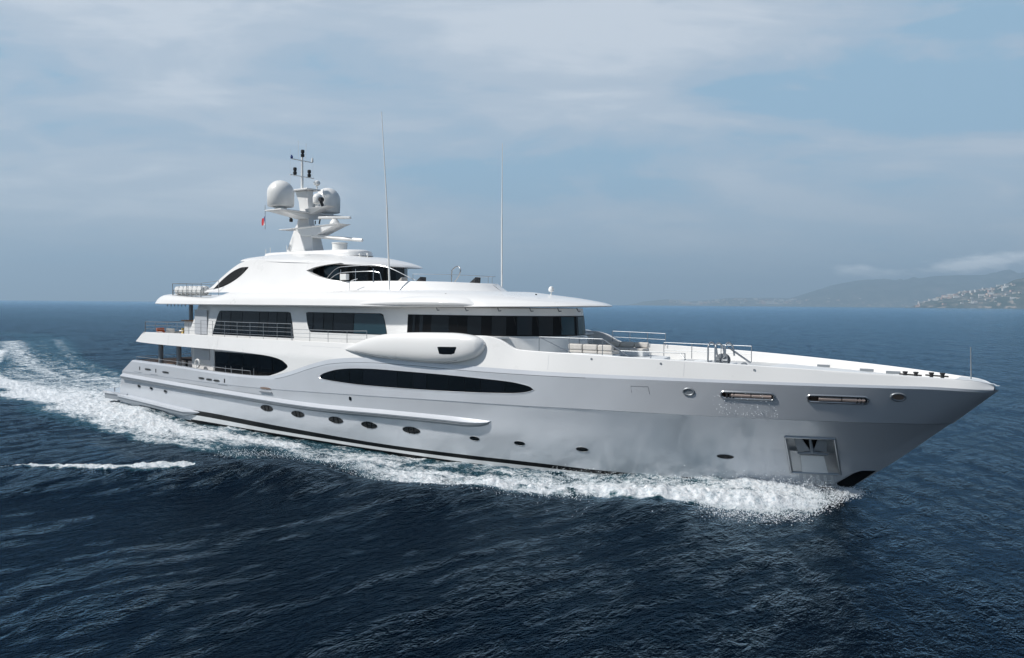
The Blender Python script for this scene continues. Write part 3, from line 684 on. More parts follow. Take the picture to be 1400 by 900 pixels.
# ---- side walls of the sundeck structure: swept arch
zw = F([(14.9, 8.9), (15.3, 9.15), (16.0, 9.85), (16.8, 10.45), (17.6, 10.84), (18.6, 11.0), (22, 10.93), (24.66, 10.78)])
zw_f = FL([(24.7, 10.18), (25.2, 10.0), (25.9, 9.80), (26.8, 9.60), (28.0, 9.46), (29.5, 9.42)])
zw_b = zw
zw = lambda x: zw_b(x) if x < 24.7 else zw_f(x)
def sst0(a, b, x): t = min(1, max(0, (x - a) / (b - a))); return t * t * (3 - 2 * t)
def ya(x, z): return 4.46 - .62 * (z - 8.8) * (1 - .10 * (z - 8.8)) + .16 * math.exp(-(z - 8.8) / .18) * .5
xs = np.concatenate([np.linspace(14.9, 18.6, 24), np.linspace(18.9, 24.66, 24), np.linspace(24.7, 29.5, 40)]); G = []
for x in xs:
    zt = float(zw(x)); z0_ = 8.82
    cb = float(sst0(24.9, 29.4, x))
    G.append([(x, ya(x, z0_ + (zt - z0_) * k / 10) * (1 - cb) + cb * (3.79 - .30 * (k / 10) ** 1.4), z0_ + (zt - z0_) * k / 10) for k in range(11)])
aw = MB(); G = np.array(G); aw.sides(G)
xe = np.linspace(24.66, 27.6, 20); ze = F([(24.66, 10.18), (25.4, 10.38), (26.4, 10.51), (27.6, 10.60)])(xe)
GE = np.array([[(x, ya(x, a + (10.76 - .05 * (x - 24.6) - a) * k / 4), a + (10.76 - .05 * (x - 24.6) - a) * k / 4) for k in range(5)] for x, a in zip(xe, ze)]); aw.sides(GE); e2 = GE[:, 0].copy(); e2[:, 1] -= .25; aw.sides(np.array([GE[:, 0], e2]))
IN = G[:, -1].copy(); IN2 = IN.copy(); IN2[:, 1] -= .3; IN3 = IN2.copy(); IN3[:, 2] = 8.9
aw.sides(np.array([IN, IN2, IN3]))
arch = aw.build('sundeck_arch', 'white_paint', Y, ang=50); AB = bvh(arch)
# louvre opening
lz = F([(15.75, 9.02), (16.3, 9.12), (17.0, 9.32), (17.6, 9.60), (18.2, 10.02), (18.62, 10.48)])
hz_ = F([(15.75, 9.03), (16.0, 9.42), (16.6, 9.98), (17.3, 10.36), (18.0, 10.53), (18.62, 10.54)])
xs = np.linspace(15.76, 18.6, 30); mb, _ = patch(AB, xs, lz(xs), hz_(xs), 6, .014, .06); lv = mb.build('louvre_vent', 'frame_black', arch)
mb = MB()
for k in range(1, 7):
    f = k / 7; P = []
    for x in np.linspace(15.95 + .05 * k, 18.35, 14):
        z = float(lz(x) + (hz_(x) - lz(x)) * f)
        h = ray_y(AB, x, z); P.append(h[0] + h[1] * .03)
    mb.tube(P, .022, 5)
mb.build('louvre_blade', 'louvre_grey', lv)

# ---- hardtop
Hb = [[(16.6, 0, 10.95), (16.7, 1.6, 10.95), (17.3, 2.7, 10.92), (19, 3.0, 10.9), (24, 3.05, 10.62), (27, 3.0, 10.52), (28.2, 2.5, 10.46), (29.0, 1.4, 10.42), (29.25, 0, 10.42)],
      [(16.3, 0, 11.02), (16.45, 1.9, 11.02), (17.0, 3.1, 10.98), (19, 3.38, 10.92), (24, 3.55, 10.70), (27, 3.45, 10.56), (28.5, 2.85, 10.49), (29.4, 1.55, 10.45), (29.7, 0, 10.44)],
      [(16.35, 0, 11.10), (16.5, 1.85, 11.10), (17.1, 3.02, 11.07), (19, 3.3, 11.02), (24, 3.46, 10.80), (27, 3.36, 10.66), (28.4, 2.78, 10.60), (29.25, 1.5, 10.57), (29.55, 0, 10.56)],
      [(16.7, 0, 11.24), (16.85, 1.6, 11.24), (17.5, 2.6, 11.24), (19.2, 2.75, 11.26), (24, 2.8, 11.10), (26.6, 2.7, 10.98), (27.8, 2.2, 10.88), (28.5, 1.2, 10.83), (28.75, 0, 10.82)],
      [(17.4, 0, 11.36), (17.5, 1.2, 11.36), (18.2, 1.7, 11.40), (19.6, 1.8, 11.46), (24, 1.8, 11.36), (26.2, 1.6, 11.20), (27.2, 1.2, 11.08), (27.8, .6, 11.02), (28.1, 0, 11.0)]]
ht = MB(); A = cols(Hb, 80); ht.sides(A[:2]); ht.sides(rows_up(A[1:], 3)); ht.grid(np.array([A[-1] * (1, -1, 1), A[-1]])); ht.grid(np.array([A[0] * (1, -1, 1), A[0]]))
hard = ht.build('hardtop', 'white_paint', Y, ang=40)
bs_ = MB(); b0 = [(16.9, 0), (17.0, 1.0), (17.4, 1.4), (19, 1.5), (24, 1.45), (25.6, 1.1), (26.1, .5), (26.2, 0)]
bs_.sides(rows_up(cols([[(x, y, 11.25) for x, y in b0], [(x + .05 * (1 if x < 20 else -1), max(0, y - .08), 11.55) for x, y in b0], [(x + .3 * (1 if x < 20 else -1), max(0, y - .35), 11.66) for x, y in b0], [(x + .8 * (1 if x < 20 else -2), max(0, y - .8), 11.69) for x, y in b0]], 50), 3))
bs_.build('mast_plinth', 'white_paint', Y, ang=50)

# ---- sky lounge (glass house under the hardtop)
lo_ = [(17.5, 0), (17.5, 2.6), (18, 2.9), (25.5, 2.95), (27.2, 2.6), (28.2, 1.6), (28.65, .8), (28.8, 0)]
sl = MB(); A = cols([[(x, y, 8.95) for x, y in lo_], [(x, y, 9.42) for x, y in lo_]], 90); sl.sides(A); lounge = sl.build('sky_lounge', 'white_paint', Y)
A = cols([[(x, y, 9.42) for x, y in lo_], [(x, y, 10.62) for x, y in lo_]], 90); A = A[:, A[0, :, 0] > 21.5]; g = MB(); g.sides(A); gw = g.build('window', 'frame_black', lounge)
t = np.gradient(A[0, :, :2], axis=0); t /= np.linalg.norm(t, axis=1)[:, None]; nr = np.stack([-t[:, 1], t[:, 0]], 1); nr = -nr if nr[0, 1] < 0 else nr
P2 = A.copy(); P2[:, :, :2] += nr * .015; P2[0, :, 2] = 9.47; P2[1, :, 2] = 10.5; g = MB(); n = P2.shape[1]
for (a, b), m_ in zip(((.02, .26), (.28, .38), (.40, .55), (.57, .63), (.65, .78), (.80, .9), (.92, 1.0)), (0, 0, 1, 0, 2, 0, 0)):
    for sg in (-1, 1): g = MB(); g.grid(P2[:, int(a * n):max(int(a * n) + 2, int(b * n))] * (1, sg, 1)); g.build('pane', ('glass', 'glass_blue', 'glass_grey')[m_], gw)

# ---- aft columns, life raft cradle, railings
for x in (9.35, 11.7):
    for s in (-1, 1):
        m_ = MB(); m_.lathe([(.17, 2.85), (.17, 5.2)], (x, 4.45 * s, 0), 16); m_.build('column', 'rail_grey', Y)
for s in (-1, 1):
    m_ = MB(); m_.lathe([(.14, 5.28), (.14, 8.0)], (12.2, 3.8 * s, 0), 16); m_.build('column', 'rail_grey', Y)
def railing(pts, h, name='railing', mids=2, r=.017, post=1.6, lean=0, mt='dull_steel', parent=Y, k=6):
    """pts: foot line; one top rail, mid rails and posts"""
    P = [Vector(p) for p in pts]; mb = MB()
    for j in range(mids + 1):
        f = (j + 1) / (mids + 1); mb.tube([p + Vector((0, 0, h * f)) for p in P], r if j == mids else r * .7, k)
    d = 0
    L = [0]
    for i in range(1, len(P)): L.append(L[-1] + (P[i] - P[i - 1]).length)
    n_ = max(1, round(L[-1] / post))
    for j in range(n_ + 1):
        q = L[-1] * j / n_; i = min(max(0, int(np.searchsorted(L, q)) - 1), len(P) - 2); f = (q - L[i]) / (L[i + 1] - L[i]); p = P[i].lerp(P[i + 1], f)
        mb.tube([p, p + Vector((0, 0, h))], r * .95, k)
    return mb.build(name, mt, parent)
tp = lambda x, s=-1, d=.08: (x, s * (float(yT(x)) - d), float(zT(x)) + .02)
for s in (-1, 1):
    railing([tp(x, s) for x in (8.6, 10, 12, 14, 15.9)], .76, mids=2)
    railing([tp(x, s) for x in (15.9, 18, 20, 22, 25.4)], 1.0, mids=3, post=1.45)
    railing([tp(x, s) for x in (25.5, 28, 30, 31.9)], .68, mids=2)
    railing([(x, s * (float(yS(x)) - .16), float(zS(x))) for x in (7.5, 10, 13, 16, 19, 21.5)], .27, mids=0, r=.017, post=2.0)
railing([(8.6, y, 5.9) for y in (-5.2, -2.6, 0, 2.6, 5.2)], .76, mids=2)
railing([(7.5, y, 3.8) for y in (-5.1, 0, 5.1)], .3, mids=0)
for s in (-1, 1):       # high stanchions, thin ones, by the swoosh
    for x in (18.6, 19.2, 20.4, 21.6): m_ = MB(); m_.tube([(x, s * 5.35, 3.5), (x, s * 5.35, 3.98)], .02, 6); m_.build('stanchion', 'dull_steel', Y)
for s in (-1, 1):
    railing([(11.2, s * 4.62, 8.46), (14.8, s * 4.66, 8.46), (16.6, s * 4.5, 8.6)], 1.0, mids=1, post=1.7)
railing([(11.2, y, 8.5) for y in (-4.6, -2, 0, 2, 4.6)], .95, mids=1)
for s in (-1, 1):
    m_ = MB()
    for k in range(7):
        x = 11.25 + k * .56; m_.tube([(x, s * 4.58, 8.46), (x, s * 4.58, 8.98)], .022, 6); m_.tube([(x, s * 4.58, 8.62), (x, s * 3.75, 8.62)], .022, 6); m_.tube([(x, s * 4.58, 8.98), (x, s * 4.2, 9.18)], .014, 6)
    m_.tube([(11.25, s * 4.58, 8.62), (14.6, s * 4.58, 8.62)], .022, 6); m_.tube([(11.25, s * 4.58, 8.8), (14.6, s * 4.58, 8.8)], .016, 6); m_.build('raft_cradle', 'dull_steel', Y)
def raft():
    r_ = empty('life_raft_canister'); m_ = MB(); m_.lathe([(.0, -.36), (.2, -.36), (.28, -.33), (.31, -.25), (.31, -.03), (.335, -.03), (.335, .03), (.31, .03), (.31, .25), (.28, .33), (.2, .36), (0, .36)], (0, 0, 0), 20, axis='y')
    m_.build('canister', 'raft_white', r_)
    m_ = MB()
    for y in (-.17, .17): m_.lathe([(.318, y - .02), (.318, y + .02)], (0, 0, 0), 20, axis='y')
    m_.build('strap', 'rail_grey', r_); return r_
r0 = raft(); first = True
ord_ = ('aftmost, beside the corner of the roof', 'second from the aft corner', 'third from the aft corner', 'third from the black louvre', 'second from the black louvre', 'nearest the black louvre')
for k in range(6):
    if k == 0: o = r0
    else:
        o = r0.copy(); COL.objects.link(o)
        for ch in r0.children:
            c = ch.copy(); COL.objects.link(c); c.parent = o
    o.location = (11.53 + k * .56, -4.18, 8.96)
    tag(o, 'white life raft canister in the steel roof rack, ' + ord_[k], 'life raft', 'life raft canisters in the rack on the aft roof')

# hinged things on the sundeck: grab rails, pale bimini poles
m_ = MB()
def arc3(P, n=10):
    P = [Vector(p) for p in P]; t = np.arange(len(P)); q = np.linspace(0, len(P) - 1, n * (len(P) - 1) + 1); return [Vector([float(pchip(t, [p[k] for p in P], q)[i]) for k in range(3)]) for i in range(len(q))]
for s in (-1,):
    m_.tube(arc3([(26.0, s * 3.5, 9.45), (27.6, s * 3.5, 10.35), (30.2, s * 3.4, 10.42), (31.2, s * 3.3, 10.3), (33.2, s * 2.9, 9.5)]), .022, 6)
    m_.tube(arc3([(26.3, s * 3.6, 9.4), (27.8, s * 3.6, 10.0), (30.0, s * 3.5, 10.05), (30.8, s * 3.4, 9.95), (31.0, s * 3.4, 9.4)]), .020, 6)
    for x in (27.6, 28.9, 30.4): m_.tube([(x, s * 3.5, 9.4), (x, s * 3.5, 10.2)], .022, 6)
    m_.tube(arc3([(29.0, s * 4.1, 8.95), (29.05, s * 4.1, 9.4), (29.6, s * 4.0, 9.6)]), .022, 6)
m_.build('sundeck_rail', 'steel', Y)
m_ = MB(); m_.tube(arc3([(32.4, 1.2, 9.5), (32.6, 1.0, 10.2), (33.4, .6, 10.45), (33.7, .5, 10.2), (33.5, .6, 9.9), (32.9, .9, 9.5)]), .04, 6); m_.build('grab_hoop', 'steel', Y)
railing([(33.0, -2.9, 9.44), (34.7, -2.2, 9.42), (35.8, -1.2, 9.38), (36.2, 0, 9.36), (35.8, 1.2, 9.38), (34.7, 2.2, 9.42), (33.0, 2.9, 9.44)], .42, mids=0, r=.014, post=2.5, mt='steel', name='windbreak_rail')
m_ = MB(); m_.box(27.8, 28.35, -3.75, -3.5, 9.55, 9.92); m_.build('light_box', 'raft_white', Y, .02)

# ---- mast
mast = MB()
def sect(x0, x1, y, z): return [(x0, -y, z), (x1, -y * .7, z), (x1, y * .7, z), (x0, y, z)]
def stack(mb, S_):
    mb.grid(np.array([list(x) + [x[0]] for x in S_])); mb.v += list(S_[0]) + list(S_[-1]); n_ = len(mb.v)
    mb.f += [(n_ - 5, n_ - 6, n_ - 7, n_ - 8), (n_ - 4, n_ - 3, n_ - 2, n_ - 1)]; mb.m += [mb.mi] * 2
stack(mast, [sect(18.5, 21.1, .72, 11.62), sect(18.8, 20.9, .58, 12.5), sect(19.05, 20.65, .44, 13.3), sect(19.2, 20.35, .34, 13.6), sect(19.4, 20.25, .27, 14.6), sect(19.3, 20.2, .28, 15.2), sect(19.0, 20.25, .34, 15.9)])
mo = mast.build('radar_mast', 'white_paint', Y, .03); mo.location = (.4, 0, 0)
m_ = MB(); m_.box(18.6, 20.6, -.6, .6, 15.905, 16.02); m_.build('mast_head', 'white_paint', mo, .03)
# forward wedge shelf and cross wings
m_ = MB(); stack(m_, [[(19.9, -.5, 12.75), (21.3, -.45, 12.72), (21.3, .45, 12.72), (19.9, .5, 12.75)], [(19.2, -.5, 13.24), (23.3, -.5, 13.34), (23.3, .5, 13.34), (19.2, .5, 13.24)], [(18.7, -.56, 13.34), (23.7, -.6, 13.44), (23.7, .6, 13.44), (18.7, .56, 13.34)]])
m_.box(17.4, 19.2, -.5, .5, 13.28, 13.34); m_.build('mast_shelf', 'white_paint', mo, .03)
m_ = MB()
m_.hexa([(19.3, -.5, 13.95), (20.3, -.5, 13.95), (20.3, .5, 13.95), (19.3, .5, 13.95), (19.0, -2.6, 14.3), (20.4, -2.6, 14.3), (20.4, 2.6, 14.3), (19.0, 2.6, 14.3)])
m_.box(18.85, 20.55, -2.75, 2.75, 14.302, 14.40); m_.build('mast_spreader', 'white_paint', mo, .04)
m_ = MB(); m_.hexa([(20.2, -.3, 14.25), (20.8, -.25, 14.3), (20.8, .25, 14.3), (20.2, .3, 14.25), (20.2, -.5, 14.60), (22.4, -.45, 14.72), (22.4, .45, 14.72), (20.2, .5, 14.60)]); m_.build('mast_bracket', 'white_paint', mo, .04)
def dome(c, r, h, name='radome'):
    m_ = MB(); pr_ = [(r * .45, -.22), (r * .45, -.05), (r * .90, 0), (r * .97, .05), (r, h - r)] + [(r * math.cos(a), h - r + r * math.sin(a)) for a in np.linspace(.12, math.pi / 2 - .02, 12)]
    m_.lathe(pr_, c, 32); return m_.build(name, 'raft_white', mo, ang=50)
dome((19.65, -2.05, 14.62), .90, 1.78); dome((19.6, 2.1, 14.62), .88, 1.78)
dome((18.9, .9, 14.62), .50, 1.35); dome((21.1, -.1, 14.95), .34, .70)
m_ = MB(); m_.lathe([(.05, 0), (.05, .25), (.12, .28), (.22, .36), (.24, .46), (.2, .56), (.08, .63), (.01, .64)], (20.3, .5, 16.03), 20); m_.build('satellite_ball', 'raft_white', mo)
m_ = MB(); m_.tube([(19.35, 0, 16.0), (19.35, 0, 18.3)], [.10, .07], 10)
for z, a in ((18.05, .9), (16.95, 1.05)): m_.tube([(19.35, -a, z), (19.35, a, z)], .035, 6)
m_.tube([(19.35, -.3, 18.2), (19.35, -.35, 19.4)], .012, 5); m_.tube([(19.35, .3, 18.2), (19.35, .35, 19.3)], .012, 5)
for y in (-1.0, .95): m_.tube([(19.35, y, 16.3 if y < 0 else 16.9), (19.35, y, 18.7)], .007, 4)
m_.build('mast_pole', 'raft_white', mo)
for c in ((19.4, 0, 18.3), (19.35, -.62, 17.0), (19.35, .62, 17.0), (17.9, .2, 13.9)):
    m_ = MB(); m_.lathe([(.10, 0), (.125, .04), (.125, .20), (.08, .22), (.08, .27), (.125, .29), (.125, .46), (.08, .5)], c, 14); m_.build('signal_lamp', 'rubber', mo)
m_ = MB(); m_.lathe([(.06, 0), (.09, .1), (.05, .3)], (19.35, .9, 18.07), 10); m_.build('wind_sensor', 'raft_white', mo)
m_ = MB(); m_.lathe([(.07, 0), (.10, .1), (.03, .25)], (19.35, -.9, 18.07), 10); m_.build('sensor', 'blue_cloth', mo)
m_ = MB(); m_.lathe([(.14, -.12), (.16, .1), (.16, .14)], (21.95, -.55, 15.12), 16, axis='y'); m_.tube([(21.95, -.55, 15.0), (21.95, -.4, 14.7)], .1, 8); m_.build('searchlight', 'rubber', mo)
def scanner(c, L, ang, hp=.3):
    m_ = MB(); m_.lathe([(.32, 0), (.34, .08), (.28, .2), (.16, hp)], c, 20); o = m_.build('radar_pedestal', 'raft_white', mo)
    m_ = MB(); d = Vector((math.cos(ang), math.sin(ang), 0)); n_ = Vector((-d.y, d.x, 0)); C_ = Vector(c) + Vector((0, 0, hp + .1)); P = []
    for zz in (-.08, .08): P += [C_ - d * L + n_ * -.14 + Vector((0, 0, zz)), C_ + d * L - n_ * .14 + Vector((0, 0, zz)), C_ + d * L + n_ * .14 + Vector((0, 0, zz)), C_ - d * L + n_ * .14 + Vector((0, 0, zz))]
    m_.hexa(P); m_.build('radar_scanner', 'raft_white', mo, .04)
scanner((22.7, 0, 13.46), 1.15, R(25), .34)
m_ = MB(); m_.lathe([(.62, 11.62), (.60, 11.72), (.50, 11.74), (.50, 12.12), (.54, 12.14), (.54, 12.2), (.2, 12.24)], (23.2, 0, 0), 14); m_.build('radar_pedestal', 'raft_white', mo)
m_ = MB(); d = Vector((.93, .18, -.02)); a = Vector((20.9, -.4, 12.72)); b = Vector((24.95, .4, 12.33))
m_.tube([a, b], .12, 8); m_.build('radar_scanner', 'raft_white', mo)
for x, z in ((16.9, 11.4), (17.4, 11.5), (19.2, 11.6), (19.6, 11.6)): m_ = MB(); m_.tube([(x, -1.2, z), (x, -1.2, z + .5)], .02, 5); m_.build('short_aerial', 'raft_white', mo)
for x in (26.2, 26.9): m_ = MB(); m_.lathe([(.03, 10.95), (.03, 11.2), (.08, 11.25), (.06, 11.35)], (x, -1.0, 0), 8); m_.build('short_aerial', 'raft_white', mo)
m_ = MB(); m_.tube([(21.2, -.4, 13.5), (21.2, -.4, 13.75)], .04, 6); m_.tube([(21.6, -.4, 13.5), (21.7, -.4, 13.85)], .05, 6); m_.build('horn', 'rubber', mo)
for P in ([(32.25, -4.02, 8.9), (32.0, -4.0, 13.6), (31.55, -4.0, 19.05)], [(34.5, 3.6, 8.95), (34.35, 3.75, 13.6), (34.2, 3.95, 18.3)]):
    m_ = MB(); P = [Vector(p) for p in P]; m_.tube([P[0], P[0].lerp(P[1], .97), P[1]], [.055, .045, .06], 8); m_.tube([P[1], P[1].lerp(P[2], .4), P[2]], [.035, .028, .018], 8); m_.build('whip_antenna', 'raft_white', Y)
m_ = MB(); m_.lathe([(.03, 0), (.03, .25), (.14, .3), (.16, .42), (.1, .55), (.02, .58)], (39.9, 1.0, 8.62), 14); m_.build('satellite_ball', 'raft_white', Y)
for x, y in ((36.6, -4.2), (41.2, -2.4), (34.0, -4.3)): m_ = MB(); m_.lathe([(.05, 0), (.05, .06)], (x, y, 8.66), 8); m_.build('deck_fitting', 'rubber', Y)
# small lamps and brackets under the wheelhouse eyebrow
for x, y in ((36.4, 4.75), (38.0, 4.3), (39.6, 3.6), (41.0, 2.7), (42.0, 1.6), (42.5, .5)):
    m_ = MB(); m_.tube([(x, -y, 8.0), (x + .12, -y - .02, 7.82), (x + .3, -y - .1, 7.84)], .03, 6); m_.build('eyebrow_lamp', 'dull_steel', Y)

# ---- foredeck
m_ = MB(); m_.prism([(40.5, -3.6), (44.5, -3.3), (46.5, -2.5), (47.2, 0), (46.5, 2.5), (44.5, 3.3), (40.5, 3.6)], 5.1, 5.48, 'z'); m_.build('raised_deck', 'soft_white', Y, .05)
m_ = MB(); m_.prism([(47.6, -2.3), (51.2, -1.8), (52.2, 0), (51.2, 1.8), (47.6, 2.3), (47.3, 0)], 5.15, 5.42, 'z'); m_.build('hatch_platform', 'deck_pale', Y, .05)
for x, y in ((49.0, -.9), (49.0, .9), (50.6, 0)): m_ = MB(); m_.box(x - .35, x + .35, y - .3, y + .3, 5.42, 5.49); m_.build('deck_hatch', 'soft_white', Y, .02)
m_ = MB(); Gd = [[(x, q, float(FL([(52.6, 5.30), (56, 5.2), (60.3, 5.0)])(x)) + .15 * (1 - (abs(q) / (max(float(yT(x)) - .5, .05))) ** 4)) for q in np.linspace(-max(float(yT(x)) - .5, .05), max(float(yT(x)) - .5, .05), 15)] for x in np.linspace(52.6, 60.3, 30)]
m_.grid(np.array(Gd)); m_.build('mooring_deck', 'soft_white', Y)
for s in (-1,):
    railing([(43.0, s * 4.75, 5.2), (44.8, s * 4.75, 5.2), (46.4, s * 4.6, 5.2)], 1.42, mids=1, r=.018, post=1.8, mt='dull_steel', name='foredeck_rail')
    m_ = MB(); m_.tube([(46.4, s * 4.6, 6.62), (47.6, s * 4.45, 5.9)], .026, 6); m_.tube([(43.0, s * 4.75, 6.62), (45.2, s * 4.2, 5.6)], .024, 6); m_.build('stair_rail', 'steel', Y)
railing([(41.6, 5.1, 5.95), (43.2, 5.1, 5.93), (45.0, 5.05, 5.9)], .68, mids=1, r=.017, post=1.2, mt='dull_steel', name='foredeck_rail')
railing([(45.6, 3.6, 5.35), (48.6, 3.4, 5.35), (50.6, 3.2, 5.35)], .80, mids=1, r=.022, post=1.7, mt='dull_steel', name='foredeck_rail')
railing([(46.4, -3.0, 5.3), (48.2, -2.9, 5.3), (49.6, -2.7, 5.3)], .72, mids=1, r=.022, post=1.5, mt='dull_steel', name='foredeck_rail')
m_ = MB()
for x, y in ((50.25, -1.6), (50.75, -2.0), (50.95, -1.3)): m_.tube(arc3([(x, y, 5.42), (x, y, 6.3), (x + .1, y + .15, 6.5), (x + .25, y + .3, 6.3), (x + .3, y + .35, 5.9)], 6), .04, 7)
m_.tube([(51.0, -1.1, 6.3), (52.0, -.9, 5.6)], .045, 7); m_.tube([(49.2, -2.4, 6.0), (49.9, -2.6, 5.4)], .03, 6)
m_.build('boarding_frame', 'steel', Y)
m_ = MB()
for k in range(8):
    a = k / 8 * 2 * math.pi; m_.tube([(50.9 + .05, -1.75, 5.72), (50.9 + .05 + .28 * math.cos(a), -1.75, 5.72 + .28 * math.sin(a))], .035, 5)
m_.lathe([(.3, -.08), (.3, -.04), (.14, -.03), (.14, .2), (.3, .21), (.3, .26)], (50.95, -1.65, 5.72), 16, axis='y'); m_.build('hose_reel', 'dull_steel', Y)
m_ = MB(); m_.lathe([(.14, 0), (.16, .04), (.16, .12)], (51.9, -1.55, 5.5), 14, axis='y'); m_.build('deck_lamp', 'dull_steel', Y)
for x, y in ((58.5, -.35), (59.45, -.2)):
    m_ = MB(); m_.box(x - .36, x + .36, y - .14, y + .14, 5.16, 5.24)
    for d in (-.2, .2):
        m_.lathe([(.07, 5.24), (.07, 5.46), (.10, 5.49), (.10, 5.54)], (x + d, y, 0), 12)
    m_.tube([(x - .42, y, 5.42), (x + .42, y, 5.40)], .035, 7); m_.build('mooring_bollard', 'rubber', Y)
for x, y in ((55.2, -2.2), (56.4, 1.6), (54.2, 2.9), (57.6, 1.0), (52.9, -3.0)): m_ = MB(); m_.box(x - .28, x + .28, y - .06, y + .06, 5.3, 5.42); m_.build('deck_cleat', 'dull_steel', Y)
m_ = MB(); m_.tube([(60.65, 0, 5.1), (60.6, 0, 6.62)], [.028, .018], 7); m_.build('bow_staff', 'rail_grey', Y)
m_ = MB()
G = []
for x in np.linspace(60.2, 61.62, 16):
    y = max(float(yT(min(x, 61.4))) - .02, .0); G.append([(x, q, float(zT(min(x, 61.3))) + .02 - (.06 if x > 61.5 else 0)) for q in np.linspace(-y, y, 7)])
m_.grid(np.array(G)); m_.build('bow_cap', 'white_paint', Y)

# ---- furniture and loose things
def fore_sofa(x, y, rz, lab):
    t_ = empty('sofa', (x, y, 5.48), rz); m_ = MB(); m_.box(-1.3, 1.3, -.42, .42, .0, .26); m_.build('base', 'soft_white', t_, .03)
    for k in (-.86, 0, .86):
        m_ = MB(); m_.box(k - .41, k + .41, -.38, .40, .262, .42); m_.build('seat_cushion', 'cushion', t_, .05)
        m_ = MB(); m_.box(k - .41, k + .41, .20, .42, .422, .72); m_.build('back_cushion', 'cushion', t_, .06)
    tag(t_, lab, 'sofa', 'cushioned sofas on the foredeck'); return t_
fore_sofa(44.2, -1.6, R(180), 'beige cushioned sofa on the foredeck, nearer the starboard rail')
fore_sofa(44.2, 1.7, 0, 'beige cushioned sofa on the foredeck, on the far side near the port rail')
def armchair(x, y, z, rz, m0, lab, grp):
    t_ = empty('armchair', (x, y, z), rz)
    for a in (-.27, .27):
        for b in (-.27, .27):
            m_ = MB(); m_.tube([(a, b, 0), (a, b, .4)], .025, 6); m_.build('leg', 'steel', t_)
    m_ = MB(); m_.box(-.33, .33, -.33, .33, .36, .48); m_.build('seat', m0, t_, .03)
    m_ = MB(); m_.hexa([(-.33, .24, .482), (.33, .24, .482), (.33, .34, .482), (-.33, .34, .482), (-.33, .32, .95), (.33, .32, .95), (.33, .42, .95), (-.33, .42, .95)]); m_.build('backrest', m0, t_, .03)
    m_ = MB()
    for s in (-.36, .36): m_.tube([(s, -.3, .4), (s, -.3, .66), (s, .3, .68)], .025, 6)
    m_.build('armrest', 'steel', t_); tag(t_, lab, 'armchair', grp)
armchair(9.5, -4.3, 5.28, R(100), 'cushion_orange', 'orange cushioned armchair at the aft rail of the upper deck', 'armchairs on the aft upper deck')
armchair(10.2, -3.6, 5.28, R(-20), 'cushion_yellow', 'yellow cushioned armchair behind the orange one, aft upper deck', 'armchairs on the aft upper deck')
armchair(11.0, -4.4, 5.28, R(200), 'cushion', 'beige armchair next to the tall cabinet, aft upper deck', 'armchairs on the aft upper deck')
armchair(11.4, -3.2, 5.28, R(30), 'cushion_orange', 'orange armchair tucked against the cabinet, aft upper deck', 'armchairs on the aft upper deck')
t_ = empty('dining_table', (10.3, -2.4, 5.28)); m_ = MB(); m_.lathe([(1.0, .70), (1.02, .73), (1.0, .76)], (0, 0, 0), 28); m_.build('table_top', 'white_cloth', t_); m_ = MB(); m_.lathe([(.35, 0), (.3, .05), (.09, .1), (.09, .7)], (0, 0, 0), 16); m_.build('pedestal', 'steel', t_)
tag(t_, 'round white table among the armchairs on the aft upper deck', 'table')
t_ = empty('bar_cabinet', (12.1, -2.0, 5.28)); m_ = MB(); m_.box(-.45, .45, -2.0, 2.0, 0, 1.5); m_.build('cabinet', 'soft_white', t_, .02); m_ = MB(); m_.box(-.6, .6, -2.15, 2.15, 1.502, 1.58); m_.build('counter', 'teak', t_, .01)
for y in (-1.2, 0, 1.2):
    m_ = MB(); m_.box(.452, .47, y - .5, y + .5, .1, 1.4); m_.build('door', 'grey_panel', t_)
tag(t_, 'tall white bar cabinet with a wooden counter, behind the upper deck rail', 'cabinet')
for y, q_ in ((-3.2, 'nearer the rail'), (-2.7, 'farther from the rail')):
    t_ = empty('lantern', (12.0, y, 6.86)); m_ = MB(); m_.lathe([(.10, 0), (.11, .03), (.09, .06), (.09, .42), (.12, .46), (.05, .54)], (0, 0, 0), 12); m_.build('lantern_body', 'rubber', t_); tag(t_, 'dark lantern standing on the wooden bar counter, ' + q_, 'lantern', 'lanterns on the bar counter')
for k in range(6):
    m_ = MB(); m_.tube([(10.2 + .45 * k, -4.4, 8.0), (10.2 + .45 * k, -4.4, 7.82)], .035, 6); m_.build('ceiling_hook', 'rubber', Y)
t_ = empty('lounge_sofa', (10.6, -3.0, 2.85)); m_ = MB(); m_.box(-1.5, 1.5, -.45, .45, 0, .42); m_.build('seat', 'cushion_dark', t_, .05); m_ = MB(); m_.box(-1.5, 1.5, .2, .5, .422, 1.05); m_.build('backrest', 'cushion_dark', t_, .06)
for k in (-.9, .1): m_ = MB(); m_.box(k - .3, k + .3, .02, .18, .43, .95); m_.build('pillow', 'white_cloth', t_, .06)
tag(t_, 'long black sofa with white pillows on the aft main deck between the pillars', 'sofa')
t_ = empty('deck_table', (8.7, -3.4, 2.85)); m_ = MB(); m_.box(-.55, .55, -.5, .5, .60, .65); m_.build('table_top', 'teak', t_, .01)
for a in (-.45, .45):
    for b in (-.4, .4): m_ = MB(); m_.tube([(a, b, 0), (a, b, .6)], .03, 6); m_.build('leg', 'steel', t_)
tag(t_, 'low wooden table with steel legs at the stern of the main deck', 'table')
t_ = MB(); pts = [(8.6 + .0, -4.9 + .0, 0)]; 
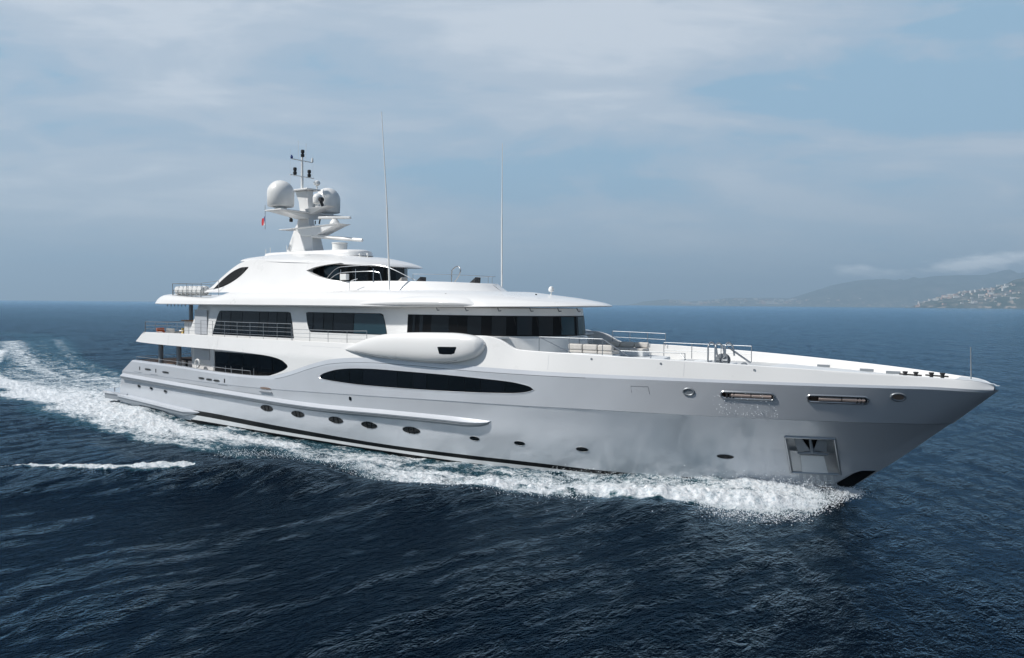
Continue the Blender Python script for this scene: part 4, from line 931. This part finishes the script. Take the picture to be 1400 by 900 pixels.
m_ = MB(); P = [(14.9 + .26 * math.cos(a), -5.02, 3.95 + .26 * math.sin(a)) for a in np.linspace(0, 2 * math.pi, 21)]; m_.tube(P, .06, 8, False); lb = m_.build('lifebuoy', 'raft_white'); tag(lb, 'white ring lifebuoy hung on the main deck rail beside the saloon wall', 'lifebuoy')
for k, (x, lab) in enumerate(((30.4, 'brown folded sun lounger on the sundeck, nearest the lounge windows'), (31.9, 'brown folded sun lounger on the sundeck, between the other two'), (34.6, 'dark sun lounger by the front rail of the sundeck'))):
    t_ = empty('sun_lounger', (x, -1.6 if k < 2 else .2, 8.95), R(10)); m_ = MB(); m_.box(-.6, .6, -.35, .35, .28, .36); m_.build('frame', 'teak', t_, .01)
    m_ = MB(); m_.box(-.58, .2, -.33, .33, .362, .46); m_.hexa([(.2, -.33, .362), (.6, -.33, .362), (.6, .33, .362), (.2, .33, .362), (.2, -.33, .46), (.62, -.33, .80), (.62, .33, .80), (.2, .33, .46)]); m_.build('mattress', 'cushion' if k == 0 else 'cushion_dark', t_, .02)
    for a in (-.5, .5):
        for b in (-.3, .3): m_ = MB(); m_.tube([(a, b, 0), (a, b, .28)], .03, 6); m_.build('leg', 'steel', t_)
    tag(t_, lab, 'sun lounger', 'sun loungers on the sundeck')

def flag(name, loc, rz, w_, h_, stripes, lab, vertical=True, pole=None, wav=.08):
    t_ = empty(name, loc, rz)
    n_ = len(stripes)
    for i, mt in enumerate(stripes):
        m_ = MB(); G = []
        for u in np.linspace(i / n_, (i + 1) / n_, 7):
            G.append([(u * w_, wav * math.sin(u * 7 + q * 1.5) * u, -h_ * q - .18 * u * h_) for q in np.linspace(0, 1, 7)])
        G = np.array(G); m_.grid(G); m_.grid(G + [0, .006, 0]); m_.build('cloth_band', mt, t_)
    if pole: m_ = MB(); m_.tube(pole, .018, 6); m_.build('halyard', 'rail_grey', t_)
    tag(t_, lab, 'flag'); return t_
flag('courtesy_flag', (18.3, -2.0, 14.1), R(155), .75, .52, ['blue_cloth', 'white_cloth', 'red_cloth'], 'small blue, white and red tricolour under the port-hand dome of the mast'.replace('port-hand', 'left white'), pole=[(0, 0, -.9), (0, 0, .75)])
flag('ensign', (8.5, 0, 7.85), R(200), .9, 1.5, ['blue_cloth', 'red_cloth', 'white_cloth'], 'red, white and blue ensign drooping at the stern behind the aft deckhouse', pole=[(0, 0, -2.4), (0, 0, .1)], wav=.15)

# ------------------------------------------------------------------ sea
CX, CY = 64.456, -36.512
hull_wl = lambda x: yAt(x, np.full_like(np.asarray(x, float), .0))
def perlin(x, y, seed=0):
    rs = np.random.RandomState(seed); n = 256; ang = rs.rand(n, n) * 2 * np.pi; gx, gy = np.cos(ang), np.sin(ang)
    xi = np.floor(x).astype(int); yi = np.floor(y).astype(int); xf = x - xi; yf = y - yi; u = xf ** 3 * (xf * (xf * 6 - 15) + 10); v_ = yf ** 3 * (yf * (yf * 6 - 15) + 10)
    def d(ix, iy): return gx[(xi + ix) % n, (yi + iy) % n] * (xf - ix) + gy[(xi + ix) % n, (yi + iy) % n] * (yf - iy)
    return (d(0, 0) * (1 - u) + d(1, 0) * u) * (1 - v_) + (d(0, 1) * (1 - u) + d(1, 1) * u) * v_
def fbm(x, y, o=4, seed=0, ridged=False):
    s = 0; a = 1; t = 0
    for k in range(o):
        p = perlin(x * 2 ** k + 17.3 * k, y * 2 ** k - 9.1 * k, seed + k); s = s + a * ((1 - np.abs(p) * 2) if ridged else p); t += a; a *= .5
    return s / t
def sst(a, b, x): t = np.clip((x - a) / (b - a), 0, 1); return t * t * (3 - 2 * t)
def pdist(x, y, P):
    """distance to polyline, position along it, signed side"""
    bd = np.full(x.shape, 1e9); bt = np.zeros(x.shape); bs = np.zeros(x.shape); L = 0
    for (x0, y0), (x1, y1) in zip(P[:-1], P[1:]):
        dx, dy = x1 - x0, y1 - y0; l = math.hypot(dx, dy); t = np.clip(((x - x0) * dx + (y - y0) * dy) / (l * l), 0, 1)
        ex, ey = x - x0 - t * dx, y - y0 - t * dy; d = np.hypot(ex, ey); m_ = d < bd
        bd = np.where(m_, d, bd); bt = np.where(m_, L + t * l, bt); bs = np.where(m_, np.sign(dx * ey - dy * ex), bs); L += l
    return bd, bt / L, bs
OUT = [(56.25, -.25), (56.1, -2.2), (55.7, -4.9), (54.2, -6.1), (52.3, -6.5), (50.2, -7.3), (48.6, -8.0), (46.4, -8.3), (44.8, -9.0), (42.6, -9.5), (40.2, -10.5), (38.6, -11.0), (36.6, -10.3), (33.5, -9.2), (30, -9.6), (27.4, -11.2), (24, -11.6), (18.4, -11.4), (12, -10.6), (6.6, -9.4), (0, -8), (-10, -6.3), (-18, -5.0), (-30, -2), (-46, 4), (-76, 18), (-130, 38)]
def nearer(P, h): return [(CX + (x - CX) * (8.2 - q) / 8.2, CY + (y - CY) * (8.2 - q) / 8.2) for (x, y), q in zip(P, h)]
OUT = nearer(OUT, [0 if p[0] > 53 else min(.30, (53 - p[0]) * .03) if p[0] > -20 else .1 for p in OUT])
yo = FL([(p[0], -p[1]) for p in OUT[::-1]])
CREST = [(50, -6.4), (46.4, -8.0), (42.6, -9.2), (38.5, -10.4), (35.5, -10.9), (33, -11.0), (30, -12.0), (27.8, -13.8), (26.2, -15.5), (23.6, -17.3), (20.4, -19.0), (15, -21.0), (6, -26)]
CREST = nearer(CREST, [.3 if p[0] > 40 else .5 for p in CREST])
CH = FL([(0, .25), (.12, .35), (.28, .55), (.36, 1.0), (.46, 1.1), (.58, .75), (.72, .5), (1, .12)])
def sea_fields(x, y):
    foam = np.zeros(x.shape); h = np.zeros(x.shape)
    near = (x > -180) & (x < 90) & (y > -60) & (y < 60)
    xn, yn = x[near], y[near]; f = np.zeros(xn.shape); hh = np.zeros(xn.shape)
    wob = fbm(xn * .35, yn * .35, 3, 5) * 1.3 + fbm(xn * 1.6, yn * 1.6, 3, 9) * .55
    inside = yo(xn) + np.where((xn < 56.1), yn, -9) + wob * np.clip((57 - xn) / 8, .6, 1.6)           # metres inside the outer edge (starboard)
    ew = FL([(-130, 9), (-40, 3.5), (0, 1.5), (20, 1.1), (44, 1.3), (56, 1.6)])(xn); inside = np.minimum(inside, (56.5 - xn + .9 * fbm(xn * 1.3, yn * 1.3, 3, 12)) * 1.5); edge = sst(-.15, 1., inside / ew)
    far_y = FL([(-130, 60), (-76, 36), (-46, 20), (-20, 10.5), (0, 7), (4.3, 6.5)])(xn)
    hw = np.where(xn > 4.3, hull_wl(np.clip(xn, 4.3, 55.8)), 0)
    star = np.where(xn > 4.3, sst(-.1, .1, -yn - hw + 1.5), sst(0, 1, (far_y - yn + wob * 2.5) / np.clip(-xn * .16 + 1, 1, 12)))
    dens = FL([(-130, .34), (-70, .48), (-30, .60), (-5, .70), (5, .68), (12, .62), (20, .62), (26, .52), (30, .50), (34, .60), (38, .70), (42, .76), (50, .80), (54, .84), (57, .70)])(xn)
    fr_ = np.clip((-yn - hw) / np.maximum(yo(xn) - hw, .5), 0, 1.2)     # 0 at hull, 1 at the outer edge
    prof = np.where(xn < 34, .85 + .25 * np.exp(-((fr_ - .55) / .25) ** 2), 1.0)
    prof = np.where((xn > 36) & (xn < 52), prof * (.72 + .33 * sst(.2, .55, fr_)), prof)
    f = edge * star * dens * prof
    f *= 1 - sst(33, 40, xn) * .42 * sst(.0, .45, fbm(xn * .75, yn * .95, 4, 55)) - sst(33, 40, xn) * .22 * sst(.55, 1.1, fr_)
    # clear dark water in the hollow on the inner side of the crest
    hol = np.exp(-(((xn - 30.5) / 5.0) ** 2 + ((yn + 10.0) / .9) ** 2)); f *= 1 - .75 * hol
    # ragged white line of the breaking crest aft, starboard
    d, t, s = pdist(xn, yn, [(30.6, -15.2), (30.0, -15.7), (28.5, -17.3), (26.1, -19.0), (23.1, -20.5)])
    wl = 1.15 * FL([(0, .4), (.2, .9), (1, .2)])(t) + 1.1 * fbm(xn * 1.3, yn * 1.3, 4, 3) - .1
    f = np.maximum(f, sst(1.25, .1, d / np.maximum(wl, .05)) * (1.0 - .2 * t))
    # wake bands trailing far aft
    for P, wd, st in (([(1, -5.2), (-14, -4.2), (-30, -1.0), (-46, 4), (-80, 19)], 1.5, .86), ([(0, 0), (-20, 2.5), (-50, 11), (-110, 33)], 2.4, .58), ([(0, 5), (-20, 8), (-50, 17), (-110, 42)], 1.4, .46), ([(15, -7.2), (5, -6.6), (-12, -4.8)], 1.5, .92), ([(28, -7.4), (20, -8.0), (12, -8.3), (2, -7.2)], 1.5, .80)):
        d, t, s = pdist(xn, yn, P); f = np.maximum(f, np.exp(-(d / (wd * (1 + t))) ** 2) * st)
    # port side bow wave, mirrored and simple
    f = np.maximum(f, sst(-.1, .8, yo(xn) - yn) * sst(0, .2, yn) * np.where((xn > 5) & (xn < 55.4), dens, 0))
    # heights: bow wave climbing the stem, crest ridge, hump along the side
    db = np.abs(yn) - np.where(xn > 4.3, hw, 0)
    bowh = FL([(36, 0), (42, .16), (48, .26), (51, .36), (53, .46), (54.2, .44), (55.2, .28), (56.0, .08), (56.6, 0)])(xn)
    hh += bowh * np.exp(-(np.maximum(db - .6, 0) / FL([(40, 2.2), (52, 1.5), (56, 1.3)])(xn)) ** 2)
    lipy = FL([(38, 9.6), (44, 8.2), (50, 5.6), (54, 3.9), (56, 2.4)])(xn); ln = fbm(xn * .8, yn * .8, 4, 61); hh += FL([(36, 0), (40, .22), (50, .32), (54, .34), (56.2, .05), (57, 0)])(xn) * (1 + 1.6 * ln) * np.exp(-((np.abs(yn) - lipy - .9 * ln) / .8) ** 2)
    d, t, s = pdist(xn, yn, CREST); wdt = np.where(s < 0, 2.6, 1.15)
    wdt = np.where(s > 0, 1.15, 2.6) if False else wdt
    out_ = (s > 0)
    hh += CH(t) * np.exp(-(d / np.where(out_, 2.6, 1.05)) ** 2) * .9
    d2, t2, _ = pdist(xn, yn, [(33, -14.5), (28, -15.5), (20, -20), (5, -28)]); hh -= .38 * np.exp(-(d2 / 2.2) ** 2) * np.sin(np.pi * np.clip(t2 + .15, 0, 1))
    d2, t2, _ = pdist(xn, yn, [(22, -13.5), (14, -15.5), (0, -18), (-20, -23)]); hh += .42 * np.exp(-(d2 / 1.6) ** 2) * np.sin(np.pi * t2)
    d2, t2, _ = pdist(xn, yn, [(16, -19), (4, -24), (-20, -34)]); hh += .35 * np.exp(-(d2 / 1.7) ** 2) * np.sin(np.pi * t2)
    hh += .42 * sst(15, 9, xn) * sst(-22, -2, xn) * np.exp(-(np.maximum(db - 1, 0) / 3.5) ** 2)
    hh += -.22 * np.exp(-((xn - 24) / 6) ** 2) * np.exp(-(np.maximum(db, 0) / 2.0) ** 2)
    # churned surface of the white water
    tur = fbm(xn * .9, yn * .9, 5, 21, True); hh += f * (.26 * (tur - .62) + .16 * (fbm(xn * 2.6, yn * 2.6, 4, 31, True) - .6))
    foam[near] = f; h[near] = hh; return foam, h
def chop(x, y, r):
    rs = np.random.RandomState(4); h = np.zeros(x.shape); wd = R(200)
    for k in range(64):
        lam = .9 * (1.075 ** k); 
        if lam > 26: break
        a = wd + rs.randn() * .55; kx, ky = math.cos(a) * 2 * math.pi / lam, math.sin(a) * 2 * math.pi / lam; amp = .0042 * lam ** .76
        fade = np.clip(1.6 - r / (lam * 120), 0, 1); ph = rs.rand() * 6.28
        w_ = kx * x + ky * y + ph
        h += amp * fade * (np.sin(w_) + .22 * np.sin(2 * w_ + 1.2))
    # short crests come and go in groups
    return h * (.75 + .55 * fbm(x * .035, y * .035, 2, 77)) 
th_dense = np.linspace(R(126 - 41), R(126 + 41), 1250)
th = np.concatenate([th_dense, np.linspace(R(126 + 41), R(126 + 319), 150)[1:-1]])
rad = [.5, 3, 6, 9, 12]; q = 14.0
while q < 45000:
    rad.append(q); q += max(.055, min(q * q / (8.2 * 796) * .62, q * .10))
rad = np.array(rad); NTH, NR = len(th), len(rad)
TT, RR = np.meshgrid(th, rad); X = CX + RR * np.cos(TT); Yy = CY + RR * np.sin(TT)
foam, hw_ = sea_fields(X, Yy)
Z = hw_ + chop(X, Yy, RR)
Z = np.where(RR < 13, 0, Z); Z = np.where(RR > 5000, -.0, Z)
me = bpy.data.meshes.new('sea'); nv = NTH * NR; me.vertices.add(nv)
me.vertices.foreach_set('co', np.stack([X, Yy, Z], -1).astype(np.float32).ravel())
I, J = np.meshgrid(np.arange(NR - 1), np.arange(NTH), indexing='ij'); J2 = (J + 1) % NTH
fq = np.stack([I * NTH + J, (I + 1) * NTH + J, (I + 1) * NTH + J2, I * NTH + J2], -1).reshape(-1, 4); nf = len(fq)
me.loops.add(nf * 4); me.loops.foreach_set('vertex_index', fq.ravel().astype(np.int32))
me.polygons.add(nf); me.polygons.foreach_set('loop_start', (np.arange(nf) * 4).astype(np.int32)); me.polygons.foreach_set('use_smooth', np.ones(nf, bool))
at = me.attributes.new('foam', 'FLOAT', 'POINT'); at.data.foreach_set('value', foam.astype(np.float32).ravel()); me.update(calc_edges=True)
sea = bpy.data.objects.new('sea', me); COL.objects.link(sea); sea['kind'] = 'structure'

m = bpy.data.materials.new('sea_water'); m.use_nodes = True; n = NT(m.node_tree); b = m.node_tree.nodes['Principled BSDF']; out = m.node_tree.nodes['Material Output']
geo = n.add('ShaderNodeNewGeometry').outputs['Position']
fa = n.add('ShaderNodeAttribute', attribute_name='foam').outputs['Fac']
pm = n.mapping(geo, rot=(0, 0, R(20)), sc=(1, .55, 1))
h1 = n.noise(pm, .55, 3, .6, .4); h2 = n.noise(n.mapping(geo, rot=(0, 0, R(-12)), sc=(1.6, .8, 1)), 2.2, 4, .62, .5); h3 = n.noise(n.mapping(geo, rot=(0, 0, R(35)), sc=(1.5, .8, 1)), 8.5, 3, .6, .2)
hs = n.math('ADD', n.math('ADD', n.math('MULTIPLY', h1, .17), n.math('MULTIPLY', h2, .125)), n.math('MULTIPLY', h3, .045))
bmp = n.add('ShaderNodeBump', i_Strength=1.0, i_Distance=1.0, i_Height=hs)
b.inputs['Roughness'].default_value = .13; b.inputs['IOR'].default_value = 1.333; b.inputs['Specular IOR Level'].default_value = .30; b.inputs['Specular Tint'].default_value = (.72, .90, 1, 1)
n.l.new(bmp.outputs[0], b.inputs['Normal'])
# lace: streaks along the ship's path, broken into cells
ns = n.noise(n.mapping(geo, rot=(0, 0, R(-4)), sc=(.55, 1.25, 1)), .85, 7, .66, .6)
nc = n.noise(n.mapping(geo, sc=(1, 1.3, 1)), 3.4, 6, .7, 1.2)
vo = n.add('ShaderNodeTexVoronoi', feature='DISTANCE_TO_EDGE', i_Vector=n.mapping(n.add('ShaderNodeVectorMath', operation='ADD', i_0=geo, i_1=n.add('ShaderNodeVectorMath', operation='SCALE', i_0=n.add('ShaderNodeTexNoise', i_Vector=geo, i_Scale=1.3, i_Detail=3.).outputs[1], i_3=1.1).outputs[0]).outputs[0], sc=(.9, 1.5, 1)), i_Scale=1.5)
ve = n.math('SUBTRACT', .28, vo.outputs[0])
tot = n.math('ADD', n.math('MULTIPLY', n.math('SUBTRACT', ns, .5), 1.35), n.math('MULTIPLY', n.math('SUBTRACT', nc, .5), .95))
tot = n.math('ADD', tot, n.math('MULTIPLY', ve, .55)); tot = n.math('ADD', tot, n.math('MULTIPLY', fa, 1.55))
mask = n.ramp(n.math('MULTIPLY', tot, .5), [(.40, (0, 0, 0)), (.50, (.55, .55, .55)), (.60, (1, 1, 1))])
mask = n.math('MULTIPLY', mask, n.ramp(fa, [(.10, (0, 0, 0)), (.30, (1, 1, 1))]))
aer = n.math('MULTIPLY', n.ramp(fa, [(.12, (0, 0, 0)), (.75, (1, 1, 1))]), n.ramp(ns, [(.3, (.2, .2, .2)), (.65, (1, 1, 1))]))
deep = n.ramp(n.noise(geo, .012, 3, .6), [(.3, (.0003, .0020, .0055)), (.7, (.0006, .0034, .0085))])
n.l.new(n.mix(n.math('MULTIPLY', aer, .8), deep, (.05, .19, .235)), b.inputs['Base Color'])
fo = n.add('ShaderNodeBsdfPrincipled'); fo.inputs['Roughness'].default_value = .75
fcol = n.ramp(nc, [(.30, (.30, .38, .44)), (.46, (.68, .74, .78)), (.58, (.86, .88, .90))]); n.l.new(fcol, fo.inputs['Base Color'])
fh = n.math('ADD', n.math('MULTIPLY', nc, .22), n.math('MULTIPLY', n.noise(geo, 11., 4, .7), .06))
fb = n.add('ShaderNodeBump', i_Strength=.9, i_Distance=1.0, i_Height=fh); n.l.new(fb.outputs[0], fo.inputs['Normal'])
dif = n.add('ShaderNodeBsdfDiffuse'); n.l.new(b.inputs['Base Color'].links[0].from_socket, dif.inputs[0]); n.l.new(bmp.outputs[0], dif.inputs['Normal'])
gl = n.add('ShaderNodeBsdfGlossy', i_Color=(.58, .80, .97, 1), i_Roughness=.09); n.l.new(bmp.outputs[0], gl.inputs['Normal'])
fr = n.add('ShaderNodeFresnel', i_IOR=1.28); n.l.new(bmp.outputs[0], fr.inputs['Normal'])
wat = n.add('ShaderNodeMixShader', i_0=n.math('MULTIPLY', n.math('POWER', fr.outputs[0], 1.85), 1.78, True), i_1=dif.outputs[0], i_2=gl.outputs[0])
mx = n.add('ShaderNodeMixShader', i_0=mask, i_1=wat.outputs[0], i_2=fo.outputs[0]); n.l.new(mx.outputs[0], out.inputs[0])
me.materials.append(m)

# ---- flying spray at the stem and along the lip of the bow wave, plus specks off the upper bow
mf = mat('spray_water', (.80, .84, .87), .6)
sv_, sf_ = [], []
def blob(p, r):
    o = len(sv_); q = RNG.randn(3); q /= np.linalg.norm(q)
    dirs = np.array([(1, 0, 0), (-1, 0, 0), (0, 1, 0), (0, -1, 0), (0, 0, 1), (0, 0, -1)]) * (1 + RNG.rand(6, 1) * .8)
    A, _ = np.linalg.qr(RNG.randn(3, 3)); sv_.extend((np.array(p) + r * dirs @ A).tolist())
    for f in ((0, 2, 4), (2, 1, 4), (1, 3, 4), (3, 0, 4), (2, 0, 5), (1, 2, 5), (3, 1, 5), (0, 3, 5)): sf_.append(tuple(o + k for k in f))
SPX = []
N_ = 24000
xs = 56.4 - 13 * RNG.rand(N_) ** 1.7
for x in xs:
    k = FL([(43, .12), (50, .28), (54, .55), (55.2, .55), (55.8, .2), (57, .1)])(x)
    c_in = float(hull_wl(min(x, 55.7))) + .15; c_out = float(yo(x)) + .15 if x < 56.8 else 1.5
    t = RNG.beta(1.4, 1.1) * 1.22; y = c_in + (c_out - c_in) * t + abs(t) * .38 * RNG.randn() + .35 * t * math.sin(x * 4.1) * math.sin(x * 9.7); x += .22 * RNG.randn(); base = float(FL([(36, .1), (48, .3), (53, .48), (55, .5), (56.4, .12), (57.2, .0)])(x)) * math.exp(-((t * (c_out - c_in)) / 2.2) ** 2) + .10
    z = base + abs(RNG.randn()) * .24 * k / .5 * max(.3, 1.1 - .5 * t) * (.35 + 1.1 * abs(math.sin(x * 2.3) * math.sin(x * 5.1 + 1))); r_ = .005 + .014 * RNG.rand() ** 3
    SPX.append((x, -y, z, r_))
for x, y, z, r_ in SPX: blob((x, y, z), r_)
for _ in range(0):
    t = RNG.rand(); x = 27.8 - 8 * t; y = -.9 + float(FL([(19.8, -18.3), (21.2, -17.6), (23.2, -16.6), (25, -15.4), (26.6, -14.1), (28, -12.6)])(x)) + RNG.randn() * .2
    blob((x, y, .75 - .3 * t + abs(RNG.randn()) * .12), .006 + .012 * RNG.rand() ** 2)
for _ in range(5000):
    x = 28 + 20 * RNG.rand(); d = RNG.randn() * .45; y = -float(yo(x)) + .4 + d; blob((x, y, .25 + abs(RNG.randn()) * .16), .006 + .014 * RNG.rand() ** 3)
for _ in range(130):
    x = 51.6 + 2.6 * RNG.rand(); z = 3.62 + .95 * RNG.rand() ** 1.8; blob((x, hy(x, z) - .05 - .25 * RNG.rand(), z), .007 + .010 * RNG.rand() ** 2)  # small white specks set just off the upper bow plating
me = bpy.data.meshes.new('spray'); me.from_pydata(sv_, [], sf_); me.materials.append(mf); spy = bpy.data.objects.new('spray', me); COL.objects.link(spy)
tag(spy, 'white spray thrown up by the bow wave along the hull, and white specks off the upper bow', 'spray', kind='stuff')

# ------------------------------------------------------------------ far coast
mh = bpy.data.materials.new('hillside'); mh.use_nodes = True; n = NT(mh.node_tree); b = mh.node_tree.nodes['Principled BSDF']; b.inputs['Roughness'].default_value = .9; b.inputs['Specular IOR Level'].default_value = .1
geo = n.add('ShaderNodeNewGeometry').outputs['Position']
c1 = n.ramp(n.noise(geo, .0021, 6, .65), [(.35, (.012, .030, .024)), (.52, (.030, .055, .042)), (.68, (.13, .125, .115))])
zz = n.add('ShaderNodeSeparateXYZ', i_0=geo).outputs[2]
n.l.new(n.mix(n.math('MULTIPLY', n.ramp(n.noise(geo, .012, 4, .6), [(.55, (0, 0, 0)), (.62, (1, 1, 1))]), n.math('SUBTRACT', 1., n.math('DIVIDE', zz, 330.), True)), c1, (.40, .33, .27)), b.inputs['Base Color'])
MT['hillside'] = mh
prof = FL([(-2, 0), (8.2, 0), (9.4, 45), (11.0, 75), (12.4, 50), (14.0, 70), (15.7, 105), (18.0, 105), (19.2, 95), (20.4, 165), (21.8, 250), (23.3, 305), (25.2, 330), (27, 335), (28.5, 350), (30.2, 355), (32, 405), (34, 430), (38, 430), (46, 380), (52, 200), (56, 0)])
def terrain(name, dist0, dist1, a0, a1, hf, seed, na=420, nd=46):
    A = np.radians(126 - np.linspace(a0, a1, na)); D = np.linspace(dist0, dist1, nd); AA, DD = np.meshgrid(A, D); AD = np.linspace(a0, a1, na)[None].repeat(nd, 0)
    X = CX + DD * np.cos(AA); Y_ = CY + DD * np.sin(AA); t = (DD - dist0) / (dist1 - dist0)
    nz_ = fbm(X / 3000, Y_ / 3000, 6, seed, True); n2_ = fbm(X / 700, Y_ / 700, 4, seed + 9)
    env = np.sin(np.clip(t, 0, 1) ** .75 * math.pi) ** .8
    Zt = hf(AD) * env * (.35 + .95 * nz_ * 1.0) + n2_ * 38 * env - 4
    Zt = np.minimum(Zt, hf(AD) * 1.06 + 5)
    mb = MB(); mb.grid(np.stack([X, Y_, Zt], -1)); o = mb.build(name, 'hillside', ang=180); o['kind'] = 'structure'; return o, (X, Y_, Zt, AD, t)
hl, HD = terrain('hills', 23000, 34000, 7.5, 56, lambda a: prof(a) * 2.45, 50)
prof2 = FL([(26.5, 0), (27.2, 35), (28.6, 95), (29.6, 120), (31, 150), (32.5, 235), (35, 290), (40, 260), (46, 0)])
hl2, HD2 = terrain('headland', 11500, 15500, 26.2, 46, lambda a: prof2(a) * 1.65, 70, 260, 34)
mat('plaster_cream', (.62, .55, .44), .8); mat('plaster_white', (.72, .70, .66), .8); mat('plaster_pink', (.60, .40, .32), .8); mat('roof_tile', (.38, .17, .10), .8); mat('pane_dark', (.04, .05, .06), .2)
def house_proto(w_, d_, h_, wall_, kind):
    e_ = empty('coastal_house' if kind == 0 else 'apartment_block'); m_ = MB(); m_.box(-w_ / 2, w_ / 2, -d_ / 2, d_ / 2, -6, h_); m_.build('wall', wall_, e_)
    m_ = MB()
    if kind == 0: m_.prism([(-w_ / 2 - .5, h_), (w_ / 2 + .5, h_), (w_ / 2 - 3, h_ + 3), (-w_ / 2 + 3, h_ + 3)], -d_ / 2 - .5, d_ / 2 + .5)
    else: m_.box(-w_ / 2 - .4, w_ / 2 + .4, -d_ / 2 - .4, d_ / 2 + .4, h_, h_ + .8)
    m_.build('roof', 'roof_tile' if kind == 0 else wall_, e_); return e_
def place_house(proto, used, loc, rz, lab, cat, grp, sc=1):
    o = proto
    if used:
        o = proto.copy(); COL.objects.link(o)
        for ch in proto.children: c = ch.copy(); COL.objects.link(c); c.parent = o
    o.location = loc; o.rotation_euler.z = rz; o.scale = (sc, sc, sc); tag(o, lab, cat, grp)
protos = [(house_proto(38, 24, 13, 'plaster_cream', 0), 'house'), (house_proto(32, 20, 12, 'plaster_white', 0), 'house'), (house_proto(70, 24, 26, 'plaster_white', 1), 'apartment block'), (house_proto(54, 22, 21, 'plaster_pink', 1), 'apartment block')]
info = [('cream house with a low tiled roof on the hazy far shore', 'cream houses on the far shore'), ('white house with a low tiled roof on the hazy far shore', 'white houses on the far shore'), ('long white apartment block on the hazy far shore', 'white apartment blocks on the far shore'), ('flat-roofed pinkish apartment block on the hazy far shore', 'pinkish apartment blocks on the far shore')]
us = [False] * 4
def scatter(Dt, num, tmax, amin, amax, zmax, cl, sc=1):
    X, Y_, Zt, AD, t = Dt; c = 0; tr_ = 0
    ok = (t < tmax) & (Zt > 2) & (Zt < zmax) & (AD > amin) & (AD < amax); dn = fbm(X / 700, Y_ / 700, 3, 99); wgt = np.where(ok, np.clip(dn + .12, .0, 1) ** 1.0 * np.exp(-Zt / cl), 0).ravel(); wgt /= wgt.sum()
    idx = RNG.choice(len(wgt), num, replace=False, p=wgt)
    for i in idx:
        k = int(RNG.choice(4, p=[.34, .30, .2, .16])); jx, jy = RNG.uniform(-30, 30, 2)
        place_house(protos[k][0], us[k], (X.ravel()[i] + jx, Y_.ravel()[i] + jy, Zt.ravel()[i]), R(36) + RNG.uniform(-.5, .5), info[k][0], protos[k][1], info[k][1], sc); us[k] = True
scatter(HD, 130, .22, 11, 33, 260, 90, 1.7)
scatter(HD2, 160, .55, 27, 34, 330, 120)

# ------------------------------------------------------------------ air
mv = bpy.data.materials.new('sea_haze'); mv.use_nodes = True; mv.node_tree.nodes.clear(); n = NT(mv.node_tree)
pv = n.add('ShaderNodeVolumePrincipled'); pv.inputs['Color'].default_value = (.58, .80, 1, 1); pv.inputs['Density'].default_value = 8.0e-5; pv.inputs['Anisotropy'].default_value = .1
n.add('ShaderNodeOutputMaterial', i_1=pv.outputs[0])
m_ = MB(); m_.box(CX - 46500, CX + 46500, CY - 46500, CY + 46500, -14, 1260); MT['sea_haze'] = mv; hzo = m_.build('haze', 'sea_haze'); hzo['kind'] = 'stuff'; hzo['label'] = 'thin sea haze fading the far coast'; hzo['category'] = 'haze'
